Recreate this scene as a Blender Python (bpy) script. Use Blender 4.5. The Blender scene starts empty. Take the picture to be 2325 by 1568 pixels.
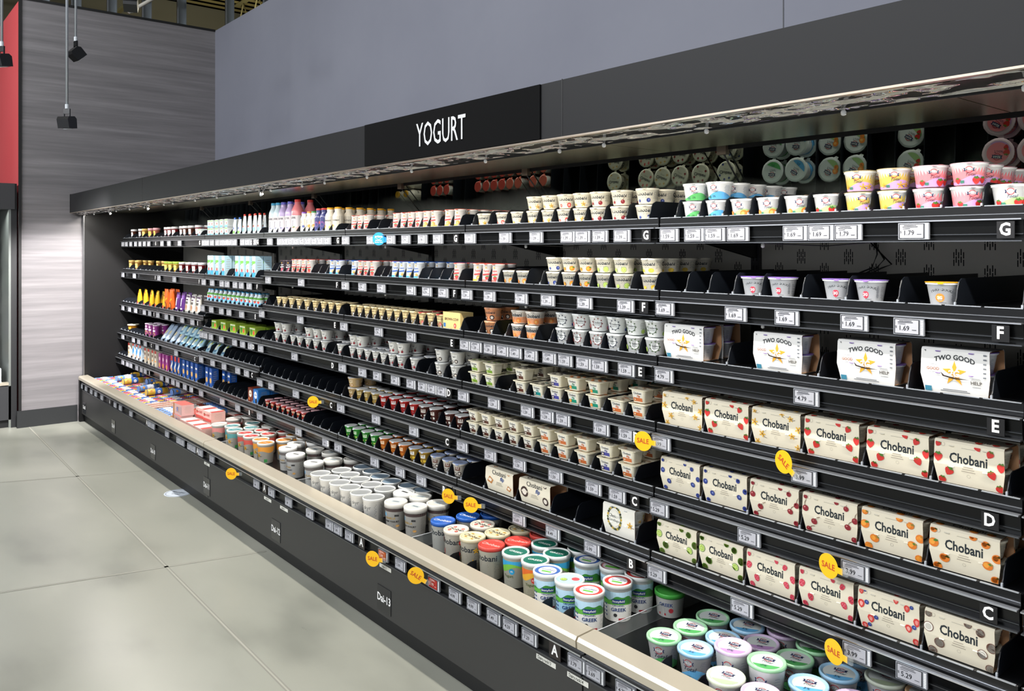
import bpy, math, random
from mathutils import Vector, Matrix
random.seed(7)
S = bpy.context.scene
COL = S.collection
PI = math.pi
# ---------------------------------------------------------------- camera, world, lights, exposure
CX, CY, CH = 1.995, -1.968, 1.80            # eye position (metres); the bumper of the case runs along y = 0
SA, CA = 0.77051, 0.63742
FPX = 1853.0
cam = bpy.data.cameras.new('camera'); cam.sensor_width = 36; cam.lens = FPX / 2325 * 36
cam.shift_y = -219 / 2325; cam.clip_start = 0.02; cam.clip_end = 60
camo = bpy.data.objects.new('camera', cam); COL.objects.link(camo)
camo.location = (CX, CY, CH); camo.rotation_euler = (PI / 2, 0, math.asin(SA))
S.camera = camo
w = bpy.data.worlds.new('world'); S.world = w; w.use_nodes = True
w.node_tree.nodes['Background'].inputs[0].default_value = (0.80, 0.84, 0.92, 1)
w.node_tree.nodes['Background'].inputs[1].default_value = 0.75
S.view_settings.view_transform = 'Standard'; S.view_settings.look = 'None'
S.view_settings.gamma = 1; S.view_settings.exposure = -0.10; S.view_settings.use_curve_mapping = False

def area(name, loc, sx, sy, power, rot, col=(1, .95, .88), spread=180):
    l = bpy.data.lights.new(name, 'AREA'); l.shape = 'RECTANGLE'; l.size = sx; l.size_y = sy
    l.energy = power; l.color = col; l.spread = math.radians(spread)
    o = bpy.data.objects.new(name, l); COL.objects.link(o); o.location = loc; o.rotation_euler = rot
    o['label'] = 'light of the ' + name.replace('_', ' '); o['category'] = 'light'
    return o
# continuous strip of tubes under the canopy, one light per bay
for i in range(9):
    area('canopy_strip_light', (-6.71 + 1.22 * i, 0.035, 2.168), 1.18, 0.035, 16, (math.radians(2), 0, 0), (1, .95, .87))
# store lamps high over the aisle
for x in (-6.2, -3.2, -.2, 2.8):
    area('store_ceiling_lamp', (x, -1.5, 5.3), 1.6, .35, 34, (0, 0, 0), (.93, .96, 1))
for x in (-5.0, -1.5, 2):
    area('store_ceiling_lamp', (x, -6.6, 4.9), 2.0, .7, 210, (math.radians(58), 0, 0), (.95, .97, 1))

# ---------------------------------------------------------------- helpers
def lin(c):
    return c / 12.92 if c <= .04045 else ((c + .055) / 1.055) ** 2.4
def rgb(h):
    return tuple(lin(int(h[i:i + 2], 16) / 255) for i in (0, 2, 4)) + (1,)
MATS = {}
def M(h, rough=.45, metal=0, alpha=None, spec=.5):
    k = (h, rough, metal, alpha, spec)
    if k in MATS: return MATS[k]
    m = bpy.data.materials.new('paint_' + h); m.use_nodes = True
    b = m.node_tree.nodes['Principled BSDF']
    b.inputs['Base Color'].default_value = rgb(h); b.inputs['Roughness'].default_value = rough
    b.inputs['Metallic'].default_value = metal
    b.inputs['Specular IOR Level'].default_value = spec
    if alpha is not None:
        b.inputs['Alpha'].default_value = alpha
    MATS[k] = m
    return m
def along(px, y):
    """x on the line y = const under image column px"""
    t = (px - 1162.5) / FPX
    return CX + (y - CY) * (-SA + CA * t) / (CA + SA * t)
def at_z(px, py, z):
    f = FPX * (CH - z) / (py - 565.0); r = (px - 1162.5) / FPX * f
    return CX - SA * f + CA * r, CY + CA * f + SA * r
def at_x(px, py, X):
    t = (px - 1162.5) / FPX
    f = (X - CX) / (-SA + CA * t)
    return CY + f * (CA + SA * t), CH - (py - 565) * f / FPX

class MB:
    def __init__(s): s.v = []; s.f = []; s.m = []; s.sm = []; s.mats = []
    def mi(s, m):
        if m not in s.mats: s.mats.append(m)
        return s.mats.index(m)
    def add(s, vs, fs, m, smooth=False):
        b = len(s.v); s.v += [tuple(v) for v in vs]; i = s.mi(m)
        for f in fs: s.f.append(tuple(b + k for k in f)); s.m.append(i); s.sm.append(smooth)
        return s
    def box(s, x0, x1, y0, y1, z0, z1, m):
        return s.add([(x, y, z) for x in (x0, x1) for y in (y0, y1) for z in (z0, z1)],
              [(0, 1, 3, 2), (4, 6, 7, 5), (0, 4, 5, 1), (2, 3, 7, 6), (0, 2, 6, 4), (1, 5, 7, 3)], m)
    def prism(s, poly, x0, x1, m, smooth=False):      # poly in (y,z), counter-clockwise or not
        n = len(poly)
        return s.add([(x0, y, z) for y, z in poly] + [(x1, y, z) for y, z in poly],
              [(i, (i + 1) % n, n + (i + 1) % n, n + i) for i in range(n)] + [tuple(range(n))[::-1], tuple(range(n, 2 * n))], m, smooth)
    def prismy(s, poly, y0, y1, m):                    # poly in (x,z)
        n = len(poly)
        return s.add([(x, y0, z) for x, z in poly] + [(x, y1, z) for x, z in poly],
              [(i, (i + 1) % n, n + (i + 1) % n, n + i) for i in range(n)] + [tuple(range(n)), tuple(range(n, 2 * n))[::-1]], m)
    def prismz(s, poly, z0, z1, m, top=None):
        n = len(poly)
        s.add([(x, y, z0) for x, y in poly] + [(x, y, z1) for x, y in poly],
              [(i, (i + 1) % n, n + (i + 1) % n, n + i) for i in range(n)] + [tuple(range(n))[::-1], tuple(range(n, 2 * n))], m)
        return s
    def lathe(s, prof, m, n=24, smooth=True, c=(0, 0, 0), cap0=True, cap1=True, wav=0):
        vs = []; fs = []; k = len(prof)
        for r, z in prof:
            for i in range(n):
                a = 2 * PI * i / n; q = r * (1 + wav * math.sin(a * 9))
                vs.append((c[0] + q * math.cos(a), c[1] + q * math.sin(a), c[2] + z))
        for j in range(k - 1):
            for i in range(n):
                fs.append((j * n + i, j * n + (i + 1) % n, (j + 1) * n + (i + 1) % n, (j + 1) * n + i))
        s.add(vs, fs, m, smooth)
        if cap0: s.add(vs[:n], [tuple(range(n))[::-1]], m)
        if cap1: s.add(vs[-n:], [tuple(range(n))], m)
        return s
    def tube(s, pts, r, m, n=8):
        P = [Vector(p) for p in pts]; vs = []; fs = []
        for i, p in enumerate(P):
            d = (P[min(i + 1, len(P) - 1)] - P[max(i - 1, 0)]).normalized()
            u = d.cross(Vector((0, 0, 1))) if abs(d.z) < .95 else d.cross(Vector((1, 0, 0)))
            u.normalize(); q = d.cross(u)
            for j in range(n):
                a = 2 * PI * j / n; vs.append(p + u * r * math.cos(a) + q * r * math.sin(a))
        for i in range(len(P) - 1):
            for j in range(n): fs.append((i * n + j, i * n + (j + 1) % n, (i + 1) * n + (j + 1) % n, (i + 1) * n + j))
        fs += [tuple(range(n))[::-1], tuple(range(len(vs) - n, len(vs)))]
        return s.add(vs, fs, m, True)
    def mesh(s, name):
        me = bpy.data.meshes.new(name); me.from_pydata(s.v, [], s.f)
        for m in s.mats: me.materials.append(m)
        me.polygons.foreach_set('material_index', s.m); me.polygons.foreach_set('use_smooth', s.sm)
        me.update(); return me
    def obj(s, name, parent=None, loc=(0, 0, 0), rz=0):
        return link(name, s.mesh(name), parent, loc, rz)
def link(name, data, parent=None, loc=(0, 0, 0), rz=0):
    o = bpy.data.objects.new(name, data); COL.objects.link(o); o.location = loc; o.rotation_euler = (0, 0, rz)
    if parent is not None: o.parent = parent
    return o
def tag(o, label, cat, group=None, kind=None):
    if label: o['label'] = label
    if cat: o['category'] = cat
    if group: o['group'] = group
    if kind: o['kind'] = kind
    return o
def struct(o): o['kind'] = 'structure'; return o

TC = {}
def tmesh(txt, bold=0.0, shear=0.0):
    k = (txt, bold, shear)
    if k in TC: return TC[k]
    c = bpy.data.curves.new('t', 'FONT'); c.body = txt; c.size = 1; c.resolution_u = 2
    c.align_x = 'CENTER'; c.align_y = 'CENTER'; c.offset = bold; c.shear = shear
    o = bpy.data.objects.new('t', c)
    me = bpy.data.meshes.new_from_object(o)
    r = ([(v.co.x, v.co.y) for v in me.vertices], [tuple(p.vertices) for p in me.polygons])
    bpy.data.objects.remove(o); bpy.data.meshes.remove(me); bpy.data.curves.remove(c)
    TC[k] = r; return r

class Paint:
    """flat printing (polygons and lettering) laid on a surface through mapf(u, v, lift)"""
    def __init__(s, mb, mapf, rough=.45, step=.0003): s.mb = mb; s.f = mapf; s.k = 1; s.r = rough; s.st = step; s.lo = (-9, 9, -9, 9)
    def put(s, vs, fs, c):
        l = s.st * s.k + .0002; s.k += 1 if s.k < 9 else 0
        m = M(c, s.r) if isinstance(c, str) else c
        a, b, d, e = s.lo
        s.mb.add([s.f(min(max(u, a), b), min(max(v, d), e), l) for u, v in vs], fs, m)
    def poly(s, pts, c): s.put(pts, [tuple(range(len(pts)))], c)
    def circ(s, u, v, r, c, n=14, sx=1, sy=1, rot=0):
        s.poly([(u + math.cos(rot) * r * sx * math.cos(a) - math.sin(rot) * r * sy * math.sin(a),
                 v + math.sin(rot) * r * sx * math.cos(a) + math.cos(rot) * r * sy * math.sin(a)) for a in [2 * PI * i / n for i in range(n)]], c)
    def ring(s, u, v, r, w, c, a0=0, a1=2 * PI, n=18):
        vs = []; fs = []
        for i in range(n + 1):
            a = a0 + (a1 - a0) * i / n
            vs += [(u + r * math.cos(a), v + r * math.sin(a)), (u + (r + w) * math.cos(a), v + (r + w) * math.sin(a))]
            if i: fs.append((2 * i - 2, 2 * i - 1, 2 * i + 1, 2 * i))
        s.put(vs, fs, c)
    def strip(s, u0, u1, lo, hi, c, n=10):             # lo(u), hi(u)
        vs = []; fs = []
        for i in range(n + 1):
            u = u0 + (u1 - u0) * i / n; vs += [(u, lo(u)), (u, hi(u))]
            if i: fs.append((2 * i - 2, 2 * i, 2 * i + 1, 2 * i - 1))
        s.put(vs, fs, c)
    def rect(s, u0, u1, v0, v1, c, n=1): s.strip(u0, u1, lambda u: v0, lambda u: v1, c, n)
    def text(s, t, u, v, size, c, bold=0.0, sx=1, rot=0, shear=0.0, arc=0):
        vs, fs = tmesh(t, bold, shear); ca, sa = math.cos(rot), math.sin(rot); o = []
        for x, y in vs:
            x *= size * sx; y = y * size - arc * x * x
            o.append((u + x * ca - y * sa, v + x * sa + y * ca))
        s.put(o, fs, c)
    def lines(s, u, v, wd, n, c='8a8a86', gap=.0035, th=.0009):
        vs = []; fs = []
        for i in range(n):
            q = wd * (.7 + .3 * ((i * 7) % 5) / 4); y = v - i * gap; b = len(vs)
            vs += [(u - q / 2, y), (u + q / 2, y), (u + q / 2, y + th), (u - q / 2, y + th)]; fs.append((b, b + 1, b + 2, b + 3))
        s.put(vs, fs, c)
    def fruit(s, kind, u, v, z, rot=0):
        R = lambda pts: [(u + z * (x * math.cos(rot) - y * math.sin(rot)), v + z * (x * math.sin(rot) + y * math.cos(rot))) for x, y in pts]
        if kind == 'strawberry':
            s.poly(R([(0, -1), (.45, -.65), (.8, -.1), (.85, .35), (.5, .7), (-.5, .7), (-.85, .35), (-.8, -.1), (-.45, -.65)]), 'c8302c')
            s.poly(R([(-.7, .6), (-.3, .5), (0, .3), (.3, .5), (.75, .6), (.35, .8), (.2, 1.1), (-.1, .85), (-.4, .95)]), '4b7a2c')
        elif kind == 'halfberry':
            s.poly(R([(0, -1), (.5, -.6), (.75, .1), (.5, .7), (0, .85), (-.5, .7), (-.75, .1), (-.5, -.6)]), 'd43a34')
            s.poly(R([(0, -.6), (.3, -.3), (.4, .2), (0, .5), (-.4, .2), (-.3, -.3)]), 'f0a9a0')
        elif kind == 'blueberry':
            s.circ(u, v, z * .7, '2b3c86', 12); s.circ(u + z * .1, v + z * .12, z * .25, '7d8fc9', 8)
        elif kind == 'cherry':
            s.circ(u, v, z * .75, '8c1f2a', 12, 1, .95); s.circ(u - z * .2, v + z * .25, z * .2, 'd98a86', 7)
            s.poly(R([(.0, .6), (.25, 1.3), (.9, 1.9), (.95, 1.8), (.35, 1.2), (.12, .6)]), '6a4a2c')
        elif kind == 'lime':
            s.circ(u, v, z, '5c8a2a', 14); s.circ(u, v, z * .86, 'dbe8a0', 14); s.circ(u, v, z * .72, 'a5c548', 14)
            for a in (0, 1.05, 2.1): s.poly([(u + z * .7 * math.cos(a + d) , v + z * .7 * math.sin(a + d)) for d in (-.06, .06, PI - .06, PI + .06)], 'dbe8a0')
        elif kind == 'limewedge':
            s.poly(R([(-1, .3), (-.7, -.5), (0, -.85), (.7, -.5), (1, .3)]), '5c8a2a'); s.poly(R([(-.8, .25), (-.5, -.4), (0, -.6), (.5, -.4), (.8, .25)]), 'b4d05a')
        elif kind == 'raspberry':
            s.poly(R([(0, -1), (.5, -.7), (.7, -.1), (.65, .5), (.3, .8), (-.3, .8), (-.65, .5), (-.7, -.1), (-.5, -.7)]), 'cf3c50')
            for x, y in ((-.3, .3), (.3, .3), (0, -.1), (-.25, -.4), (.25, -.45)): s.circ(u + z * x, v + z * y, z * .17, 'e8798a', 6)
        elif kind == 'mango':
            s.circ(u, v, z, 'df7a22', 14, 1, .9); s.circ(u - z * .25, v + z * .1, z * .55, 'f2a23a', 12)
            s.poly(R([(0, .4), (.5, .75), (1.0, .5), (.9, .2), (.4, .2)]), '4d7d2c')
        elif kind == 'slice':
            s.poly(R([(-1, .4), (-.6, -.3), (0, -.55), (.6, -.3), (1, .4), (.5, .1), (0, 0), (-.5, .1)]), 'ef9a2e')
        elif kind == 'lemonbit':
            s.circ(u, v, z, 'e9c33c', 9, 1, .7, rot)
        elif kind == 'coconut':
            s.circ(u, v, z, '6d4030', 16); s.circ(u, v, z * .88, 'f1ece0', 16); s.circ(u, v, z * .62, 'cfcabd', 14)
        elif kind == 'cocoslice':
            s.poly(R([(-1, .5), (-.7, -.4), (0, -.75), (.7, -.4), (1, .5), (.55, 0), (0, -.25), (-.55, 0)]), 'f1ece0')
            s.poly(R([(-1, .5), (-.7, -.4), (0, -.75), (.7, -.4), (1, .5), (.72, -.28), (0, -.62), (-.72, -.28)]), '8a5236')
        elif kind == 'vanilla':
            for i in range(5):
                a = rot + 2 * PI * i / 5 + .3
                s.poly([(u, v), (u + z * .6 * math.cos(a - .35), v + z * .6 * math.sin(a - .35)), (u + z * math.cos(a), v + z * math.sin(a)), (u + z * .6 * math.cos(a + .35), v + z * .6 * math.sin(a + .35))], 'e2b02c')
            s.circ(u, v, z * .22, 'c8841e', 7)
            s.poly(R([(.1, .0), (.8, -.5), (1.5, -.4), (1.5, -.3), (.8, -.38), (.1, .15)]), '4a3020')
        elif kind == 'mix':
            s.fruit('halfberry', u, v, z); s.fruit('blueberry', u + z * 1.2, v + z * .6, z * .7)
        elif kind == 'choc':
            s.circ(u, v, z, '3c2b26', 12); s.circ(u, v, z * .6, 'e8e0d2', 10)
        elif kind == 'smore':
            s.poly(R([(-1, -.4), (.2, -.8), (1, .1), (-.2, .7)]), 'c07f3e'); s.poly(R([(-.6, -.1), (.2, -.4), (.6, .1), (-.1, .4)]), 'efe6d4')
        elif kind == 'peach':
            s.circ(u, v, z, 'ee8b3d', 12); s.circ(u - z * .2, v, z * .5, 'f7b765', 9)

KINDS = {}
def kind(k, name, desc, cat, w, h, root, parts, d=None): KINDS[k] = dict(name=name, desc=desc, cat=cat, w=w, h=h, root=root, parts=parts, d=d or w)

def foil_lid(r, c, deco=None, wav=.012, tabc=None):
    mb = MB(); m = M(c, .3)
    mb.lathe([(r, 0), (r * 1.03, .0008), (r * 1.02, .0018), (r * .9, .0012), (r * .88, .0020)], m, 26, wav=wav)
    t = M(tabc or c, .3)
    mb.add([(-.009, -r, .001), (.009, -r, .001), (.006, -r - .009, -.003), (-.006, -r - .009, -.003)], [(0, 1, 2, 3)], t)
    if deco: deco(Paint(mb, lambda u, v, l: (u, v, .0021 + l), .35))
    return mb.mesh('lid')
def snap_lid(r, c, deco=None, hh=.014, rc=None, rough=.3, inner=.84):
    mb = MB(); m = M(rc or c, rough)
    mb.lathe([(r * .99, -hh), (r * 1.045, -hh), (r * 1.045, -.003), (r * 1.02, 0), (r * .95, 0), (r * inner, -.004)], m, 30, cap0=False, cap1=False)
    mb.lathe([(r * inner, -.004), (.002, -.004)], M(c, rough), 30, smooth=False, cap0=False)
    if deco: deco(Paint(mb, lambda u, v, l: (u, v, -.004 + l), .35))
    return mb.mesh('lid')
def cup_body(rb, rt, h, c, deco=None, rough=.4, rim=.0025, n=28, name='cup_body', foot=0):
    mb = MB(); m = M(c, rough)
    mb.lathe([(rb * .92, 0), (rb, .0025), (rt, h - .006), (rt + rim, h - .005), (rt + rim, h - .001), (rt + rim * .5, h)], m, n)
    rm = (rb + rt) / 2
    def f(u, v, l):
        a = u / rm; r = rb + (rt - rb) * v / h + l
        return (r * math.sin(a), -r * math.cos(a), v)
    if deco:
        p = Paint(mb, f); p.lo = (-9, 9, .001, h - .007); p.full = PI * rm; deco(p)
    return mb.mesh(name)

# ------------------------------------------------------------ yogurt kinds
CREAM = 'f3ecd8'
def chob(k, fl, desc, body=CREAM, lidc='e6e1d0', tint=None):
    def deco(p):
        if tint: p.rect(-p.full, p.full, .004, .030, tint, 28)
        p.text('Chobani', -.002, .039, .0215, '17202a', .03, .9)
        p.lines(0, .026, .022, 2); p.fruit(fl, .016, .014, .012)
        p.fruit(fl, -.022, .012, .008); p.lines(.045, .045, .024, 8, '9c988c'); p.lines(-.05, .045, .024, 8, '9c988c')
        p.text('Chobani', .092, .039, .0215, '17202a', .03, .9); p.fruit(fl, .1, .014, .009)
    def ld(p):
        p.text('Chobani', 0, .004, .019, '17202a', .022); p.lines(0, -.01, .03, 2)
        for a, b in ((-.026, .02), (.024, .024), (.028, -.018), (-.02, -.028), (.002, .033)): p.fruit(fl, a, b, .0075)
    b = cup_body(.0345, .0435, .058, body, deco); l = foil_lid(.0450, lidc, ld)
    kind(k, 'yogurt_cup', desc, 'yogurt cup', .0945, .060, b, [('lid', l, (0, 0, .058))])
chob('cV', 'vanilla', 'cream vanilla yogurt cup'); chob('cS', 'halfberry', 'cream strawberry yogurt cup')
chob('cB', 'blueberry', 'cream blueberry yogurt cup'); chob('cP', 'peach', 'cream peach yogurt cup')
chob('cL', 'lime', 'cream lime yogurt cup'); chob('cM', 'mango', 'cream mango yogurt cup')
chob('cN', 'lemonbit', 'cream pineapple yogurt cup'); chob('cC', 'cherry', 'cream cherry yogurt cup'); chob('cR', 'raspberry', 'cream raspberry yogurt cup')
chob('cY', 'lemonbit', 'yellow banana yogurt cup', 'e8cf3c', 'dcc63a')
chob('cO', 'choc', 'orange coffee yogurt cup', 'e9a070', 'dba789'); chob('cA', 'peach', 'white peach yogurt cup', 'ece6dc', 'e6ded0', 'eaa070')

def zero(k, fl, desc, c2):
    def deco(p):
        for a in (-.0, .085):
            p.circ(a, .032, .019, c2, 18); p.circ(a, .032, .0165, 'eef0ee', 18); p.text('Chobani', a, .035, .0095, '1f2a30', .01); p.text('Zero Sugar', a, .027, .006, '5a6468')
            for i in range(9):
                t = 2 * PI * i / 9; p.circ(a + .02 * math.cos(t), .032 + .02 * math.sin(t), .0028, c2, 6)
        p.lines(.045, .047, .02, 7, '9a9a94'); p.fruit(fl, .05, .014, .009); p.fruit(fl, -.042, .02, .01)
    def ld(p): p.circ(0, 0, .022, c2, 18); p.circ(0, 0, .019, 'eef0ee', 18); p.text('Chobani', 0, 0, .011, '1f2a30', .01)
    kind(k, 'yogurt_cup', desc, 'yogurt cup', .0945, .064, cup_body(.034, .0435, .062, 'f2f3f0', deco), [('lid', foil_lid(.0450, 'dfe3e2', ld), (0, 0, .062))])
zero('zV', 'vanilla', 'white sugar-free vanilla cup', 'caa93a'); zero('zS', 'halfberry', 'white sugar-free strawberry cup', '7c3b3a')
zero('zB', 'blueberry', 'white sugar-free blueberry cup', '39404e'); zero('zL', 'lime', 'white sugar-free lime cup', '47603a')

def fage_mark(p, u, v, s):
    p.ring(u, v, .72 * s, .16 * s, 'b83a44', .25, PI - .25, 12); p.ring(u, v, .72 * s, .16 * s, 'b83a44', PI + .25, 2 * PI - .25, 12)
    p.poly([(u - 1.25 * s, v + .42 * s), (u + 1.25 * s, v + .42 * s), (u + 1.05 * s, v), (u + 1.25 * s, v - .42 * s), (u - 1.25 * s, v - .42 * s), (u - 1.05 * s, v)], '232a55')
    p.text('FAGE', u, v, .72 * s, 'f2f2f2', .015)
def fage(k, col, desc, fr=None, body='f6f7f8', rb=.0365, rt=.0445, h=.060, lidc='e2e6e8', band2=None, big=False, pct=''):
    def deco(p):
        q = h / .062
        if band2: p.rect(-p.full, p.full, .001, h - .008, band2, 30)
        p.strip(-p.full, p.full, lambda u: .001, lambda u: h * (.30 + .16 * math.sin(u / p.full * PI * 2 + .6)), col, 40)
        for a in (0, p.full):
            fage_mark(p, a, h * .70, .0105 * q if big and h < .1 else .0105 * (q ** .5)); p.text('Total', a + .002, h * .48, (.012 if not big else .017) * (q ** .5), '2b2f4a', 0, 1, 0, .4)
        if fr: p.fruit(fr, .018, h * .2, .012); p.fruit(fr, .036, h * .22, .010); p.fruit(fr, -.03, h * .2, .009)
        p.rect(-.022, -.012, .005, .013, '3f7f6a'); p.text(pct, .002, h * .17, .010 * q ** .5, '1e4a30', .01)
        p.lines(.048, h * .78, .022, 9, '6f7690', h * .07)
    def ld(p):
        r = rt * (.84 if big else .86)
        p.poly([(r * math.cos(a), r * math.sin(a)) for a in [-2.4 + i * 2.2 / 12 for i in range(13)]], col)
        if band2 and not big: p.circ(0, 0, r * .9, band2, 20)
        fage_mark(p, 0, rt * .3, .3 * rt); p.text('Total', 0, -.08 * rt, .3 * rt, '2b2f4a', 0, 1, 0, .4); p.text(pct, 0, -.55 * rt, .3 * rt, '274a52', 0, 1, 0, .3)
        if fr: p.fruit(fr, rt * .6, -.1 * rt, .26 * rt); p.fruit(fr, rt * .5, -.45 * rt, .2 * rt)
    b = cup_body(rb, rt, h, body, deco)
    l = snap_lid(rt + .002, lidc, ld, .011, dict(P='d9c2e0', G='a8dcae', B='a8d4f2', W='d5ddcb', O='f4c898')[k[1]], .15) if big else foil_lid(rt + .003, lidc, ld)
    kind(k, 'yogurt_tub' if big else 'foil_topped_cup', desc, 'yogurt tub' if big else 'yogurt cup', 2 * rt * (1.1 if big else 1.08) + .002, h + .002, b, [('lid', l, (0, 0, h + (.0062 if big else 0)))])
PUR, GRN, BLU = 'c79bd0', '5cb566', '58a8e0'
fage('fP', PUR, 'white and purple fat-free cup', pct='0%'); fage('fG', GRN, 'white and green low-fat cup', pct='2%'); fage('fB', BLU, 'white and blue full-fat cup', pct='5%')
fage('fO', 'a8c98a', 'white cup with orange fruit', 'peach'); fage('fS', 'a8c98a', 'white cup with strawberries', 'strawberry')
fage('fV', 'c8a0d8', 'gold and purple vanilla cup', 'vanilla', band2='d8bd5c', lidc='d8c9a0'); fage('fR', 'd0a0dc', 'pink strawberry yogurt cup', 'strawberry', band2='f08a94', lidc='e4c8d4')
for k, c, n, pc in (('P', PUR, 'purple', '0%'), ('G', GRN, 'green', '2%'), ('B', '6cb8ec', 'blue', '5%'), ('W', 'b9c9a8', 'pale green', ''), ('O', 'f0a050', 'orange', '')):
    fage('m' + k, c, 'squat white tub, %s lid' % n, None, 'f6f7f8', .042, .0545, .085, 'dfe6e2', big=True, pct=pc)
    fage('t' + k, c, 'tall white tub, %s lid' % n, None, 'f6f7f8', .046, .0545, .122, 'dfe6e2', big=True, pct=pc)

def twogood(k, c, desc, lidc):
    def deco(p):
        for a in (0,):
            p.text('TWO GOOD', a, .045, .010, '23262b', .02, 1, 0, 0, 9); p.fruit('raspberry' if c != 'e0603a' else 'peach', a - .004, .022, .0125); p.text('2G', a - .004, .022, .011, 'ffffff', .03)
            p.lines(a + .030, .045, .007, 9, '70747a', .004, .0022); p.lines(a + .045, .045, .012, 10, '8a8e94')
            p.lines(a + .004, .008, .026, 1, '555555')
    kind(k, 'yogurt_cup', desc, 'yogurt cup', .097, .066, cup_body(.034, .0435, .064, 'eceef2', deco, rim=.004), [('lid', foil_lid(.0485, lidc, None), (0, 0, .064))])
twogood('gR', 'd04a6a', 'white low-sugar raspberry cup', '8a6cc0'); twogood('gO', 'e0603a', 'white low-sugar orange cup', 'e0a020')

def yop(k, desc, lidc, c1, c2, fr, body='f0ece6', h=.088):
    def deco(p):
        p.rect(-p.full, p.full, .001, h * .16, c2, 20)
        for a in (-.0, .08):
            p.text('Yoplait', a, h * .62, .011, c1, .015); p.fruit('vanilla', a, h * .8, .006)
            p.strip(a - .018, a + .018, lambda u: h * .40 + .1 * (u - a), lambda u: h * .47 + .1 * (u - a), c1, 4); p.fruit(fr, a + .006, h * .24, .011)
        p.lines(.04, h * .8, .02, 12, '8b8b93', h * .055)
    kind(k, 'tall_yogurt_pot', desc, 'yogurt pot', .068, h + .002, cup_body(.0325, .0285, h, body, deco, n=22), [('lid', foil_lid(.0315, lidc, None, .02), (0, 0, h))])
yop('yR', 'white tall red-rimmed yogurt cup', 'cf5248', 'c8342e', 'e07a70', 'strawberry'); yop('yO', 'white tall orange-fruit yogurt cup', 'd46a58', 'c8342e', 'efab3c', 'peach')
yop('yB', 'white tall blue-lidded yogurt cup', '2f5fae', '2a58a8', '49a3dc', 'vanilla', 'eef2f6'); yop('yD', 'dark berry tall yogurt cup', '4a3c46', 'e8e2e0', '6a2840', 'raspberry', '4c3f4a', .08)

def smallcup(k, desc, body, c1, txt, fr, rb=.028, rt=.0375, h=.062, lidc='e4e6e6', tc='ffffff', clear=False):
    def deco(p):
        for a in (-.0, .08):
            p.rect(a - .016, a + .012, h * .48, h * .78, c1, 5); p.text(txt, a - .002, h * .63, .0095, tc, .012)
            if fr: p.fruit(fr, a + .008, h * .25, .010); p.fruit(fr, a - .016, h * .22, .007)
        p.lines(.04, h * .75, .02, 8, 'd8d4cc', h * .075)
    kind(k, 'dessert_cup' if clear else 'small_yogurt_pot', desc, 'dessert cup' if clear else 'yogurt pot', (rt + .002) * 2.1, h + .002, cup_body(rb, rt, h, body, deco, .18 if clear else .4, n=22),  # cow-print yogurt cups and skyr cups share one object name
         [('lid', foil_lid(rt + .0015, lidc, (lambda p: p.text(txt, 0, 0, .016, c1, .01)) if clear else None, .02), (0, 0, h))])
smallcup('bW', 'tan cow-print yogurt cup', 'ecd29a', 'ecd29a', 'BROWN COW', 'choc', .026, .0345, .066, 'dccaa0', '3a2018')
smallcup('bR', 'tan maple yogurt cup', 'ecd29a', 'ecd29a', 'BROWN COW', 'halfberry', .026, .0345, .066, 'a83a3a', '3a2018')
smallcup('sW', 'plain white yogurt cup', 'f0eee6', 'f0eee6', "siggi's", 'cherry', .028, .038, .064, 'c9ccd0', '2c2c2c')
smallcup('sN', 'plain white nutty cup', 'f0eee6', 'f0eee6', "siggi's", 'choc', .028, .038, .064, 'd6d8d8', '2c2c2c')
smallcup('jT', 'tan caramel pudding cup', 'b59a5c', 'd8c48c', 'Zero', 'vanilla', clear=True, tc='4a3a20'); smallcup('jR', 'red gelatin dessert cup', 'c02a26', 'e0e0dc', 'Zero', 'cherry', clear=True, tc='a02020')
smallcup('jK', 'dark brown pudding cup', '5a2f28', 'd8cfc4', 'Zero', 'choc', clear=True, tc='4a2018'); smallcup('jG', 'green gelatin dessert cup', '3c9c3a', 'cfe8c0', 'Zero', 'limewedge', clear=True, tc='1c6a20')
smallcup('jO', 'orange gelatin dessert cup', 'd8742a', 'f4d8b0', 'Zero', 'slice', clear=True, tc='a04a10'); smallcup('jY', 'gold and white pudding cup', 'b8923a', 'e8e4d8', 'rice', 'lemonbit', clear=True, tc='2a3f7a', lidc='c8cede')
smallcup('jB', 'brown and white pudding cup', 'e2dccf', '6a4030', 'rice', 'choc', clear=True, tc='f0f0f0', lidc='9aa8c8')
smallcup('jJ', 'small red dessert cup', 'c83a34', 'e8c9a8', 'Joy', 'strawberry', .022, .029, .05, 'e6b8bc', 'b02020', clear=True)
smallcup('tC', 'tan wide dessert cup', 'cfae74', 'e0caa0', 'Rice', 'smore', .034, .044, .056, 'd9dadc', '6a4a20', clear=True)

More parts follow.
